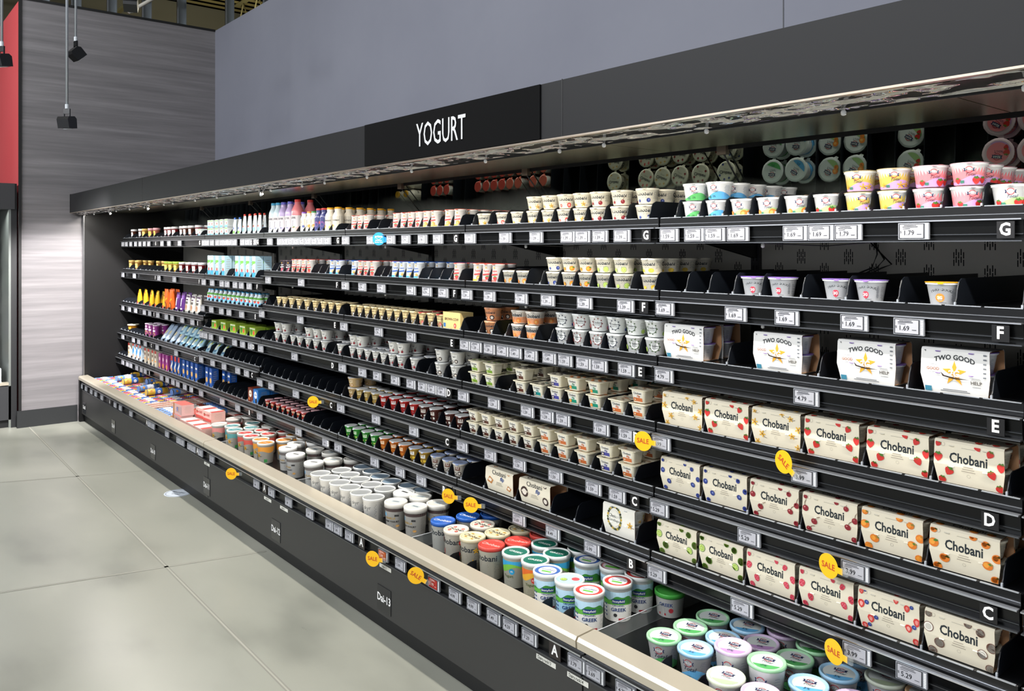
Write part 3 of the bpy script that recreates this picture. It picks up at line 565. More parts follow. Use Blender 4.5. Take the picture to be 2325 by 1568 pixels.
def rolltube(k, desc, body, c2, r=.028, L=.20, upright=False):
    mb = MB(); m = M(body, .35)
    mb.lathe([(r * .9, 0), (r, .002), (r, L - .002), (r * .9, L)], m, 20)
    mb.lathe([(r + .0008, L * .30), (r + .0008, L * .62)], M(c2, .35), 20); mb.lathe([(r + .001, 0.002), (r + .001, .009)], M('b8bcc0', .25, .8), 20)
    mb.lathe([(r + .001, L - .009), (r + .001, L - .002)], M('b8bcc0', .25, .8), 20)
    def f(u, v, l): a = u / r; q = r + l + .001; return (q * math.sin(a), -q * math.cos(a), v)
    p = Paint(mb, f)
    for a in (-.045, 0, .045, .09): p.circ(a, L * .46, r * .5, 'f0f2f4', 12); p.text('DOUGH' if 0 else 'fresh', a, L * .46, r * .3, '24428a', .01, 1, PI / 2); p.circ(a + .01, L * .8, r * .4, 'd89a4a', 9)
    if upright: me = mb.mesh('tube')
    else:
        mb.v = [(x, L / 2 - z, y + r + .0012) for x, y, z in mb.v]; me = mb.mesh('tube')
    kind(k, 'dough_tube', desc, 'dough tube', 2 * r + .004, L if upright else 2 * r, me, [], L if not upright else 2 * r)
rolltube('rB', 'blue dough tube lying flat', '5f86c4', 'd8dce4'); rolltube('rM', 'magenta-white dough tube lying flat', 'c46a9c', 'e4dce0'); rolltube('rY', 'yellow-blue dough tube lying flat', 'd8b03a', '3a66b0'); rolltube('rR', 'red-white dough tube lying flat', 'c85a48', 'e0d4cc')
cartonbox('oJ', 'long red and white cookie-dough tray', .075, .20, .055, 'e8d8cc', lambda p: (p.rect(-.04, .04, 0, .02, 'd0402e'), p.circ(0, .036, .014, 'e58a2a', 10)), 'e2d6c6', 'dough_box', 'box', lambda t: ([t.rect(-.036, .036, -.095 + i * .024, -.092 + i * .024, 'b8a890') for i in range(8)], t.rect(.026, .038, -.1, .1, 'd0402e'), t.rect(-.038, -.030, -.1, .1, 'd0402e')))
def jar(k, desc, body, lc, lab):
    kind(k, 'snack_cup', desc, 'snack cup', .072, .10, cup_body(.026, .031, .075, body, lambda p: (p.rect(-.018, .018, .02, .065, lab, 5), p.circ(0, .045, .010, 'c8503a', 8)), .2, n=18), [('lid', snap_lid(.032, lc, None, .02, None, .3, .8), (0, 0, .095))])
jar('aW', 'dark snack cup, white label', '5a3428', 'e2e4e8', 'e8e6ea'); jar('aY', 'amber snack cup, tan lid', 'a8783a', 'd8b46a', 'e0c878'); jar('aR', 'deep red gelatin cup, white label', '7a1f24', 'd8d8dc', 'e6e2e2')
jar('aG', 'green-labelled fruit cup', 'c89a3a', 'a4c04c', 'c8d878'); jar('aP', 'rosy snack cup, printed lid', 'b06a5a', 'e0a8b0', 'e8d860')
kind('qY', 'snack_tub', 'wide shallow snack tub, pale lid', 'tub', .125, .07, cup_body(.045, .055, .062, 'a8701e', lambda p: p.rect(-.02, .02, .01, .05, 'd8a03a', 4), .2), [('lid', snap_lid(.057, 'dedbc6', None, .01), (0, 0, .066))])
kind('qM', 'snack_can', 'magenta paper snack can', 'can', .075, .125, cup_body(.034, .034, .12, 'a8409a', lambda p: (p.circ(0, .095, .014, 'e8c8e0', 10), p.circ(0, .035, .02, 'd8a86a', 12), p.rect(-.02, .02, .06, .075, 'f0e8f0', 4)), n=20), [('lid', snap_lid(.035, 'd8c8d4', None, .01), (0, 0, .124))])
cartonbox('qT', 'tan box of cow-print cups', .15, .08, .085, 'd9bf80', lambda p: (p.text('BROWN COW', 0, .05, .018, '3a2018', .02), p.rect(-.07, -.05, .01, .03, '3a70a8'), p.fruit('halfberry', .03, .02, .014)), 'e0c888')
cartonbox('qW', 'small white card of cups', .085, .11, .08, 'e2e0da', lambda p: (p.text('PLAIN', 0, .05, .02, '3a9ac8', .02), p.circ(0, .07, .012, '3a9ac8', 12)), 'd8e4ea')

# ---------------------------------------------------------------- the room
def noise_mat(name, c1, c2, scale, rough=.5, stretch=(1, 1, 1), bump=0, detail=6, c3=None, rvar=0):
    m = bpy.data.materials.new(name); m.use_nodes = True; N = m.node_tree.nodes; L = m.node_tree.links; b = N['Principled BSDF']
    tc = N.new('ShaderNodeTexCoord'); mp = N.new('ShaderNodeMapping'); mp.inputs['Scale'].default_value = stretch
    nz = N.new('ShaderNodeTexNoise'); nz.inputs['Scale'].default_value = scale; nz.inputs['Detail'].default_value = detail; nz.inputs['Roughness'].default_value = .6
    cr = N.new('ShaderNodeValToRGB'); cr.color_ramp.elements[0].position = .25; cr.color_ramp.elements[1].position = .75
    cr.color_ramp.elements[0].color = rgb(c1); cr.color_ramp.elements[1].color = rgb(c2)
    if c3: e = cr.color_ramp.elements.new(.5); e.color = rgb(c3)
    L.new(tc.outputs['Object'], mp.inputs[0]); L.new(mp.outputs[0], nz.inputs['Vector']); L.new(nz.outputs[0], cr.inputs[0]); L.new(cr.outputs[0], b.inputs['Base Color'])
    b.inputs['Roughness'].default_value = rough
    if rvar:
        mr = N.new('ShaderNodeMapRange'); mr.inputs[3].default_value = rough - rvar; mr.inputs[4].default_value = rough + rvar
        L.new(nz.outputs[0], mr.inputs[0]); L.new(mr.outputs[0], b.inputs['Roughness'])
    if bump:
        bp = N.new('ShaderNodeBump'); bp.inputs['Strength'].default_value = bump; L.new(nz.outputs[0], bp.inputs['Height']); L.new(bp.outputs[0], b.inputs['Normal'])
    return m
FLOOR = noise_mat('polished_concrete', '74766e', 'a9a99e', .85, .30, (1, 1.9, 1), .0, 6, '96978d', .08)
for n in FLOOR.node_tree.nodes:
    if n.type == 'TEX_NOISE': n.inputs['Roughness'].default_value = .42
    if n.type == 'VALTORGB': n.color_ramp.interpolation = 'EASE'
WOOD = noise_mat('grey_wood_laminate', '656365', '8b888a', 2.2, .6, (1, .35, 9), 0, 12, '787577')
GREY = noise_mat('grey_wall_paint', '787a86', '82848f', .8, .7)
RED = noise_mat('red_wall_paint', 'e8585c', 'ea6468', .8, .6)
BLK = M('131416', .45); BLKM = M('141517', .35); PANEL = M('303030', .5); KICK = M('101112', .6); STEEL = noise_mat('brushed_steel', 'c9c0ae', 'ddd4c2', 12, .38, (2, 14, 14)); 
for n in STEEL.node_tree.nodes:
    if n.type == 'BSDF_PRINCIPLED': n.inputs['Metallic'].default_value = .6
ALU = M('c9ccd2', .28, .9); WHT = M('eceef0', .4); CLEAR = M('e8f0f0', .05, 0, .10); SHELF = M('0c0d0f', .3, 0, None, .35); RAIL = M('08090a', .28, 0, None, .3); DIV = M('14181f', .40, 0, None, .45)
XL, XR = -7.42, 4.9
struct(MB().add([(-12, -9, 0), (7, -9, 0), (7, 8, 0), (-12, 8, 0)], [(0, 1, 2, 3)], FLOOR).obj('floor'))
# saw-cut joints in the slab
def joint(p, q, name='trim_floor_joint'):
    a, b = Vector((*p, 0)), Vector((*q, 0)); d = (b - a).normalized(); n = Vector((-d.y, d.x, 0)); mb = MB()
    for o, wd in ((-.007, .0035), (.007, .0035)):
        mb.add([a + n * (o - wd), b + n * (o - wd), b + n * (o + wd), a + n * (o + wd)], [(0, 1, 2, 3)], M('85857c', .6))
    mb.add([a - n * .004, b - n * .004, b + n * .004, a + n * .004], [(0, 1, 2, 3)], M('a3a297', .5))
    mb.v = [(x, y, .0008) for x, y, z in mb.v]
    return struct(mb.obj(name))
j1 = [at_z(65, 968, 0), at_z(655, 1568, 0)]; jd = Vector(j1[1]) - Vector(j1[0])
joint(j1[0], tuple(Vector(j1[0]) + jd * 2), 'trim_1')
c0 = Vector(at_z(385, 1285, 0)); c1 = Vector(at_z(0, 1345, 0)); joint(tuple(c0 + (c0 - c1) * .65), tuple(c1 + (c1 - c0) * 2), 'trim_2')
c0 = Vector(at_z(210, 1078, 0)); c1 = Vector(at_z(0, 1095, 0)); joint(tuple(c0 + (c0 - c1) * .9), tuple(c1 + (c1 - c0)), 'trim_3')
TOP = 4.33
struct(MB().box(-7.6, 7, 1.415, 1.55, 0, TOP, GREY).obj('wall_back'))
struct(MB().box(-7.62, -7.50, -.54, 1.415, 0, TOP, WOOD).obj('wall_left'))
struct(MB().box(-10.2, -7.62, -.54, -.42, 0, TOP, RED).obj('wall_far'))
struct(MB().box(-7.505, -7.485, -.56, -.535, 0, TOP, KICK).obj('trim_4')); struct(MB().box(-7.515, -7.49, -.56, 1.415, TOP - .012, TOP + .012, KICK).obj('trim_5'))
struct(MB().box(-7.51, -7.478, -.575, -.03, 0, .17, M('242628', .5)).obj('baseboard_left'))
struct(MB().box(-.121, -.117, 1.412, 1.416, 2.3, TOP, M('3a3b40')).obj('trim_6'))
# roof deck of ribbed metal, high above
OL = M('8f8452', .6); mb = MB(); x = -12
while x < 7: mb.prismy([(x, 5.9), (x + .1, 5.9), (x + .13, 5.95), (x + .2, 5.95), (x + .23, 5.9)], -9, 8, OL); x += .23
struct(mb.obj('ceiling')); struct(MB().box(-12.2, -12, -9, 8, 0, 6, M('4a4838', .8)).obj('wall_side')); struct(MB().box(-12, 7, 8, 8.2, 0, 6, M('4a4838', .8)).obj('wall_rear'))
# steel studs and joists behind the wall top
GAL = M('8f969b', .4, .6); OLG = M('7a744c', .6)
for i, (x0, y0) in enumerate(((-8.2, .05), (-8.2, .42), (-8.2, .8), (-8.2, 1.2), (-8.1, 1.75), (-7.3, 1.9), (-8.0, -.3))):
    mb = MB(); mb.box(x0, x0 + .012, y0, y0 + .1, 0.02, 5.9, GAL); mb.box(x0, x0 + .05, y0, y0 + .008, .02, 5.9, GAL); mb.box(x0, x0 + .05, y0 + .092, y0 + .1, .02, 5.9, GAL)
    tag(mb.obj('steel_stud'), 'galvanized wall stud, %s from the left above the wood wall' % ('second', 'third', 'fourth', 'fifth', 'sixth', 'last', 'first')[i], 'stud', 'steel studs behind the wall')
for i, y in enumerate((-.6, 1.3, 3.2)):
    mb = MB(); z1, z0 = 5.85, 5.35; xa, xb = -11.5, 2
    mb.box(xa, xb, y - .03, y + .03, z1, z1 + .04, OLG); mb.box(xa, xb, y - .03, y + .03, z0, z0 + .04, OLG); x = xa
    while x < xb - .5: mb.tube([(x, y, z0 + .02), (x + .3, y, z1)], .012, OLG, 6); mb.tube([(x + .3, y, z1), (x + .6, y, z0 + .02)], .012, OLG, 6); x += .6
    tag(mb.obj('roof_joist'), 'olive open-web roof joist, %s one from the aisle' % ('nearest', 'middle', 'farthest')[i], 'joist', 'roof joists')
mb = MB(); a = (-7.9, -.45, 4.62); b = (-7.9, 1.0, 4.5); mb.box(-7.93, -7.87, -.5, 1.1, 4.72, 4.80, GAL)
tag(mb.obj('steel_track'), 'grey steel channel running across the studs', 'channel')
mb = MB(); mb.tube([(-7.8, .55, 4.45), (-7.8, 1.25, 5.0)], .02, M('c8c4b8', .5)); tag(mb.obj('brace_rod'), 'pale diagonal brace rod above the wood wall', 'rod')

# ---------------------------------------------------------------- hanging spotlights
def spot(px, py, dist, label, tilt, ry):
    f = dist; r = (px - 1162.5) / FPX * f; X = CX - SA * f + CA * r; Y = CY + CA * f + SA * r; Z = CH - (py - 565) * f / FPX
    t = tag(link('pendant_spotlight', None, None, (X, Y, Z), ry), label, 'spotlight', 'hanging spotlights')
    MB().tube([(0, 0, .09), (0, 0, 5.85 - Z)], .010, M('b9bfc6', .3, .6), 8).obj('stem', t)
    MB().lathe([(.014, .0), (.014, .035)], M('c8cdd2', .4), 10, c=(0, 0, .09)).obj('collar', t)
    mb = MB(); mb.box(-.028, .028, -.006, .006, .05, .09, BLKM); mb.box(-.028, -.022, -.006, .006, .0, .055, BLKM); mb.box(.022, .028, -.006, .006, .0, .055, BLKM); mb.obj('yoke', t)
    h = MB(); h.prism([(-.045, -.05), (.045, -.055), (.05, .02), (.03, .04), (-.035, .04), (-.05, .02)], -.05, .05, BLKM)
    h.lathe([(.034, 0), (.034, .004)], M('d8dce0', .2), 16, c=(0, 0, -.058)); ho = h.obj('lamp_head', t); ho.rotation_euler = (tilt, 0, 0); ho.location = (0, 0, -.01)
def aim(name, p, q, power, ang, blend):
    l = bpy.data.lights.new(name, 'SPOT'); l.energy = power; l.spot_size = math.radians(ang); l.spot_blend = blend; l.shadow_soft_size = .06; l.color = (1, .96, .95)
    o = bpy.data.objects.new(name, l); COL.objects.link(o); o.location = p; o.rotation_euler = (Vector(q) - Vector(p)).to_track_quat('-Z', 'Y').to_euler(); o['label'] = 'beam of the hanging spotlight'; o['category'] = 'light'
fill = bpy.data.lights.new('roof_fill_light', 'POINT'); fill.energy = 130; fill.shadow_soft_size = .2; fill.color = (1, .93, .75); ho_ = bpy.data.objects.new('roof_fill_light', fill); COL.objects.link(ho_); ho_.location = (-9.6, 2.6, 4.9); ho_['label'] = 'added unseen light behind the wall'; ho_['category'] = 'light'  # unseen point light added to brighten the studs and roof deck
aim('spotlight_beam', (-5.2, -.60, 2.70), (-7.5, -.12, .95), 900, 46, .6)
spot(152, 273, 6.4, 'black spotlight on the longest pale stem', .15, .7); spot(172, 118, 6.8, 'black spotlight tilted, on the short thin stem', .8, .2)
spot(4, 132, 6.2, 'black spotlight at the left edge before the red wall', .2, .5); spot(297, 6, 6.4, 'black spotlight highest, before the steel studs', .7, 1.2)

# ---------------------------------------------------------------- the refrigerated case
case = tag(link('refrigerated_case', None, None, (0, 0, 0)), 'long black open refrigerated dairy case with steel bumper along the back wall', 'refrigerator case')
BACKY = 1.03
MB().box(XL, XR, .03, .06, 0, .095, KICK).obj('kick_plate', case)
for a, b in ((XL, -3.668), (-3.66, -.008), (0, 3.65)):
    mb = MB(); mb.box(a, b, .0, .03, .087, .335, PANEL); mb.obj('base_panel', case)
    mb = MB(); P = [(-.020, .436), (-.030, .442), (-.032, .468), (-.024, .480), (.055, .484), (.062, .478), (.062, .436)]
    mb.prism(P, a, b, M('cfc6b4', .36, .5)); mb.obj('bumper', case)
    mb = MB(); mb.box(a, b, .012, .045, .325, .455, RAIL); mb.box(a, b, -.008, .014, .404, .409, ALU); mb.box(a, b, -.006, .014, .336, .341, M('4a4c50', .3, .5)); mb.obj('ticket_rail', case)
MB().box(XL, XR, .05, BACKY, .33, .405, M('0c0d0e', .35, 0, None, .4)).obj('well_deck', case)
mb = MB(); mb.box(XL, XR, .064, .067, .405, .47, CLEAR); mb.box(XL, XR, .063, .068, .47, .474, M('c4c8cc', .3)); mb.obj('front_guard', case)
# back panel with clusters of punched slots
BACKM = M('d6d1c4', .5)
mb = MB(); mb.box(XL, XR, BACKY, BACKY + .02, .33, 2.30, BACKM); sl = M('0c0c0c', .8); vs = []; fs = []
for i in range(int((XR + 6.2) / .2)):
    for j in range(26):
        x = -6.1 + i * .2 + (.1 if j % 2 else 0); z = .5 + j * .055
        for k in range(5):
            zz = z + (.011 if k % 2 else 0)
            for q in (0, 1):
                b = len(vs); a0 = x - .016 + k * .008; z0 = zz - .024 + q * .026
                vs += [(a0, BACKY - .0006, z0), (a0 + .0035, BACKY - .0006, z0), (a0 + .0035, BACKY - .0006, z0 + .022), (a0, BACKY - .0006, z0 + .022)]; fs.append((b, b + 1, b + 2, b + 3))
mb.add(vs, fs, sl); mb.obj('back_panel', case)
for i in range(-5, 5):
    mb = MB(); X = i * 1.22
    if X > XR: continue
    mb.box(X - .02, X + .02, BACKY - .02, BACKY - .001, .42, 2.14, M('2c2c2d', .4))
    for j in range(30): mb.box(X - .011, X - .005, BACKY - .0206, BACKY - .02, .5 + j * .05, .53 + j * .05, sl); mb.box(X + .005, X + .011, BACKY - .0206, BACKY - .02, .5 + j * .05, .53 + j * .05, sl)
    mb.obj('upright', case)
mb = MB(); mb.prism([(-.02, .0), (1.41, .0), (1.41, 2.37), (.35, 2.37), (.02, 2.17), (.02, .48), (-.02, .47)], XL - .05, XL, M('0d0d0e', .5, 0, None, .3)); mb.prism([(.015, .48), (.024, .48), (.024, 2.16), (.015, 2.16)], XL - .052, XL + .004, M('77787a', .3, .7)); mb.obj('end_panel', case)
# canopy
can = MB(); CAN = M('19191b', .55, 0, None, .35)
can.prism([(-.10, 2.175), (-.10, 2.366), (-.085, 2.37), (1.41, 2.37), (1.41, 2.34), (-.08, 2.34), (-.08, 2.175)], XL - .06, XR, CAN)
for X in (-4.87, .0, 3.66): can.box(X - .0025, X + .0025, -.1008, -.1, 2.175, 2.368, M('0a0a0a'))
can.box(XL - .06, XL - .04, -.10, 1.41, 2.17, 2.37, CAN)
can.box(XL, XR, .18, .20, 2.185, 2.34, KICK); can.box(XL, XR, .60, 1.03, 2.235, 2.34, KICK)
cano = can.obj('canopy', case)
mb = MB(); mb.box(XL - .05, XR, -.103, -.082, 2.170, 2.1755, M('b8aa9a', .3, .8)); mb.obj('edge_lip', cano)
# crumpled light cover: wavy glossy strip
def foil():
    m = bpy.data.materials.new('crinkled_light_cover'); m.use_nodes = True; N = m.node_tree.nodes; L = m.node_tree.links; b = N['Principled BSDF']
    b.inputs['Metallic'].default_value = .9; b.inputs['Roughness'].default_value = .07; b.inputs['Base Color'].default_value = (.55, .53, .50, 1)
    tc = N.new('ShaderNodeTexCoord'); mp = N.new('ShaderNodeMapping'); mp.inputs['Scale'].default_value = (6, 14, 14)
    nz = N.new('ShaderNodeTexNoise'); nz.inputs['Scale'].default_value = 1.3; nz.inputs['Detail'].default_value = 1.5
    bp = N.new('ShaderNodeBump'); bp.inputs['Strength'].default_value = 1; bp.inputs['Distance'].default_value = .12
    L.new(tc.outputs['Object'], mp.inputs[0]); L.new(mp.outputs[0], nz.inputs['Vector']); L.new(nz.outputs[0], bp.inputs['Height']); L.new(bp.outputs[0], b.inputs['Normal'])
    return m
mb = MB(); mb.box(XL, XR, -.078, .18, 2.186, 2.20, M('6b665f', .25, .8)); mb.obj('inner_trim', cano)
mb = MB(); mb.prism([(-.070, 2.170), (-.002, 2.152), (.004, 2.153), (.004, 2.186), (-.070, 2.186)], XL, XR, foil()); mb.obj('light_cover', cano); mb = MB(); mb.box(XL, XR, .005, .012, 2.147, 2.186, KICK); mb.obj('cover_edge', cano)
PLATE = bpy.data.materials.new('dull_mirror_plate'); PLATE.use_nodes = True; b = PLATE.node_tree.nodes['Principled BSDF']; b.inputs['Metallic'].default_value = 1; b.inputs['Roughness'].default_value = .22; b.inputs['Base Color'].default_value = (.62, .60, .46, 1)
mb = MB(); x = XL
while x < XR: mb.box(x, min(x + 1.216, XR), .20, .58, 2.185, 2.190, PLATE); x += 1.22
mb.obj('reflector_plate', cano)
for i in range(30):
    X = -7.2 + i * .41 + random.uniform(-.12, .12)
    if X < XR: MB().lathe([(.002, -.014), (.006, -.012), (.007, -.004), (.004, 0)], M('f4f4f4', .3), 10, c=(X, .0, 2.152)).obj('clip', cano)
for X in (-6.3, -5.1, -2.78):
    mb = MB(); mb.tube([(X, .0, 2.152), (X + .02, .0, 2.122), (X + .05, .0, 2.13)], .006, M('e8e8e8', .3)); mb.tube([(X + .03, .0, 2.128), (X + .06, .0, 2.152)], .002, M('e8e8e8', .3)); mb.obj('cable_clip', cano)
# mirror leaning forward over the top shelf, misted in patches
MIR = bpy.data.materials.new('misted_mirror'); MIR.use_nodes = True; N = MIR.node_tree.nodes; L = MIR.node_tree.links; b = N['Principled BSDF']
b.inputs['Metallic'].default_value = 1; b.inputs['Base Color'].default_value = (.66, .74, .68, 1)
tc = N.new('ShaderNodeTexCoord'); nz = N.new('ShaderNodeTexNoise'); nz.inputs['Scale'].default_value = 1.3; nz.inputs['Detail'].default_value = 4
sx = N.new('ShaderNodeSeparateXYZ'); mm = N.new('ShaderNodeMath'); mm.operation = 'MULTIPLY_ADD'; mm.inputs[1].default_value = -3.2; mm.inputs[2].default_value = 6.95
ad = N.new('ShaderNodeMath'); ad.operation = 'ADD'; mr = N.new('ShaderNodeMapRange'); mr.inputs[1].default_value = .62; mr.inputs[2].default_value = 1.15; mr.inputs[3].default_value = .015; mr.inputs[4].default_value = .33
L.new(tc.outputs['Object'], nz.inputs['Vector']); L.new(tc.outputs['Object'], sx.inputs[0]); L.new(sx.outputs[2], mm.inputs[0]); L.new(mm.outputs[0], ad.inputs[0]); L.new(nz.outputs[0], ad.inputs[1]); L.new(ad.outputs[0], mr.inputs[0]); L.new(mr.outputs[0], b.inputs['Roughness'])
m2 = N.new('ShaderNodeMapRange'); m2.inputs[1].default_value = .70; m2.inputs[2].default_value = 1.25; m2.inputs[3].default_value = 1.0; m2.inputs[4].default_value = .62; L.new(ad.outputs[0], m2.inputs[0]); L.new(m2.outputs[0], b.inputs['Metallic'])
mb = MB(); x = XL
while x < XR: mb.prism([(1.0, 1.992), (.80, 2.203), (.805, 2.207), (1.005, 1.996)], x, min(x + 1.214, XR), MIR); x += 1.22
mb.box(XL, XR, .792, .80, 2.2, 2.236, KICK); mb.obj('mirror', case)
for X in (-6.1, -4.88, -3.66, -2.44, -1.22, 0, 1.22, 2.44):
    mb = MB(); mb.box(X - .022, X + .022, .775, .80, 2.18, 2.215, M('9a8a78', .35, .6)); mb.tube([(X, .785, 2.19), (X, .97, 2.0)], .0035, M('2a2c2c', .3)); mb.obj('mirror_bracket', case)

# ---------------------------------------------------------------- shelves
Z = {L_: z for L_, z in zip('GFEDCB', (1.91, 1.64, 1.397, 1.152, .913, .683))}
Y0 = {'G': .402, 'F': .402, 'E': .392, 'D': .382, 'C': .372, 'B': .352}
HT = {}
for bay in range(8, 16):
    for L_ in 'GFEDCB':
        z = Z[L_]
        if bay == 10: z = {'F': 1.585, 'E': 1.37, 'C': .95}.get(L_, z)
        if bay < 10: z = {'F': 1.585, 'E': 1.237, 'C': .94}.get(L_, z)
        if bay < 10 and L_ == 'D': continue
        HT[bay, L_] = z
def bx(bay): return (bay - 14) * 1.22, (bay - 13) * 1.22
BAY = {8: 'bay Dai-8', 9: 'bay Dai-9', 10: 'bay Dai-10', 11: 'bay Dai-11', 12: 'bay Dai-12', 13: 'bay Dai-13', 14: 'nearest bay', 15: 'bay at the right edge'}
divmesh = {}
def divider_mesh(h, L):
    if (h, L) not in divmesh:
        mb = MB(); P = [(.006, .001), (.008, .012), (.016, .024), (.022, h * .62), (.032, h * .88), (.05, h), (L, h), (L, .001)]
        mb.prism(P, -.0015, .0015, DIV); mb.prism([(.004, .001), (.010, .001), (.011, .014), (.005, .014)], -.0022, .0022, M('9aa0a8', .2)); divmesh[h, L] = mb.mesh('divider')
    return divmesh[h, L]
DIVS = {}
shelfobj = {}
for (bay, L_), z in HT.items():
    a, b = bx(bay); y0 = Y0[L_]; a += .004; b -= .004
    if bay == 8: a = XL + .01
    sh = tag(link('display_shelf', None, None, (0, 0, 0)), 'black metal shelf %s of the %s' % (L_, BAY[bay]), 'shelf', 'black shelves of the case'); shelfobj[bay, L_] = sh
    mb = MB(); mb.box(a, b, y0, BACKY - .025, z - .022, z, SHELF); mb.obj('deck', sh)
    mb = MB(); mb.prism([(y0 - .006, z - .034), (y0 - .006, z + .004), (y0 - .003, z + .006), (y0 + .002, z), (y0 + .002, z - .034)], a, b, SHELF)
    x = a + .004
    while x < b - .02: mb.box(x, min(x + .092, b - .004), y0 - .0072, y0 - .001, z + .004, z + .0065, M('b4b9c0', .2, .5)); x += .101  # glints along the clear front stops, put in as light grey segments
    mb.box(a, b, y0 - .008, y0 - .005, z - .019, z - .0165, M('8a8d92', .25, .8)); mb.obj('front_lip', sh)
    mb = MB(); mb.prism([(y0 - .012, z - .088), (y0 - .018, z - .034), (y0 + .004, z - .030), (y0 + .004, z - .088)], a, b, RAIL)
    mb.box(a, b, y0 - .034, y0 - .014, z - .034, z - .0305, ALU); mb.box(a, b, y0 - .030, y0 - .010, z - .0905, z - .087, M('6a6d72', .25, .8)); mb.box(a, b, y0 - .0185, y0 - .0145, z - .072, z - .0695, M('55585c', .25, .8)); mb.obj('ticket_rail', sh)
    for s in (a + .004, b - .004):
        mb = MB(); mb.prism([(y0 + .03, z - .024), (y0 + .03, z - .045), (BACKY - .02, z - .15), (BACKY - .02, z - .024)], s - .002, s + .002, BLK); mb.obj('bracket', sh)
    bb = b; b = b + {'G': -.0, 'F': -.012, 'E': -.02, 'D': -.03, 'C': -.03, 'B': -.03}[L_]; pl = MB(); pl.box(b - .057, b - .015, y0 - .0345, y0 - .0305, z - .082, z - .038, M('121214', .35)); p = Paint(pl, lambda u, v, l: (b - .037 + u, y0 - .0345 - l, z - .060 + v)); p.text(L_, 0, 0, .045, 'f2f2f2', .03, .85); pl.obj('letter_plate', sh); b = bb
    if bay in (10, 11, 12, 13, 14) and L_ in 'GF' and bay != 10:
        mb = MB(); m0 = (a + b) / 2; mb.tube([(a + .1, y0 + .03, z - .05), (a + .25, y0 + .06, z - .085), (m0, y0 + .1, z - .10), (b - .3, y0 + .06, z - .08), (b - .15, y0 + .02, z - .045)], .002, M('1a1a1a', .4), 6)
        mb.lathe([(.002, -.016), (.006, -.014), (.006, -.003), (.002, 0)], M('e8e8e8', .3), 8, c=(a + .42, y0 + .02, z - .09)); mb.obj('light_cable', sh)
        mb = MB(); mb.box(b - .10, b - .06, y0 + .2, y0 + .203, z - .062, z - .046, M('c8c8c0', .4)); mb.obj('rating_sticker', sh)

# ---------------------------------------------------------------- stocking
REG = []
def put(k, x, y, z, bay, L_, row, layer, rz=None, tilt=None, scale=1):
    K = KINDS[k]; rz = random.uniform(-.15, .35) + .25 if rz is None else rz
    if K['cat'] in ('carton', 'box', 'yogurt tray', 'pouch', 'dough tube') and rz is None: rz = 0
    o = link(K['name'], K['root'], None, (x, y, z + .0006), rz)
    if tilt: o.rotation_euler = (tilt[0], tilt[1], rz)
    for q in K['parts']:
        c = link(q[0], q[1], o, q[2])
        if len(q) > 3: c.scale = q[3]
    REG.append((o, K, bay, L_, row, layer, x)); return o
def stock(bay, L_, items, dh=.072, jit=.004, dv=True, gapfill=.102, dx=.0):
    """items: 'column kind stack rows first_row;' left to right along the shelf front"""
    a, b = bx(bay); a += .012; b -= .012; y0 = Y0[L_]; z = HT[bay, L_]; its = []
    if bay == 8: a = XL + .02
    for s in items.split(';'):
        q = s.split()
        if not q: continue
        k = q[1]; st = int(q[2]) if len(q) > 2 else 1; rows = int(q[3]) if len(q) > 3 else 2; fr = int(q[4]) if len(q) > 4 else 0; K = KINDS[k]
        its.append([along(float(q[0]), y0 + .012 + K['d'] / 2) + dx, k, st, rows, fr, K['w']])
    its.sort(key=lambda t: t[0])
    for n in range(3):                                   # neighbours must not touch
        for i in range(1, len(its)):
            need = (its[i - 1][5] + its[i][5]) / 2 + .0075
            g = its[i][0] - its[i - 1][0]
            if g < need: its[i - 1][0] -= (need - g) / 2; its[i][0] += (need - g) / 2
    if its:
        its[0][0] = max(its[0][0], a + its[0][5] / 2)
        for i in range(1, len(its)): its[i][0] = max(its[i][0], its[i - 1][0] + (its[i - 1][5] + its[i][5]) / 2 + .0062)
        its[-1][0] = min(its[-1][0], b - its[-1][5] / 2)
        for i in range(len(its) - 2, -1, -1): its[i][0] = min(its[i][0], its[i + 1][0] - (its[i + 1][5] + its[i][5]) / 2 - .0062)
        its = [t for t in its if t[0] - t[5] / 2 >= a - .002]
    for X, k, st, rows, fr, wd in its:
        K = KINDS[k]; isb = K['cat'] in ('carton', 'box', 'yogurt tray', 'pouch', 'dough tube')
        for r in range(fr, fr + rows):
            Y = y0 + .012 + K['d'] / 2 + r * (K['d'] + .006)
            if Y + K['d'] / 2 > BACKY - (.03 if L_ != 'G' or K['h'] < .07 else .12): break
            for l in range(st):
                j = 0 if isb else random.uniform(-jit, jit) * .3
                put(k, X + j, Y, z + l * (K['h'] + .0034), bay, L_, r, (l + 1) if st > 1 else 0, random.uniform(-.012, .012) if isb else None)
    if dv:
        edges = [a] + [v for t in its for v in (t[0] - t[5] / 2, t[0] + t[5] / 2)] + [b]; D = []
        for i in range(0, len(edges), 2):
            l, r = edges[i], edges[i + 1]; g = r - l
            if g < .0055: continue
            if g < gapfill * 1.2: D.append((l + r) / 2 if 0 < i < len(edges) - 2 else (r - .003 if i == 0 else l + .003))
            else:
                n = max(1, int(g / gapfill)); D += [l + .003 + (g - .006) * t / n for t in range(n + 1)]
        me = divider_mesh(dh, round(BACKY - y0 - .05, 3)); last = -99
        for X in D:
            if X - last < .006: continue
            last = X; link('divider', me, shelfobj[bay, L_], (X, y0, z))
R3 = lambda xs, k, st=1, rows=2, fr=0: ''.join('%s %s %d %d %d;' % (x, k, st, rows, fr) for x in xs)
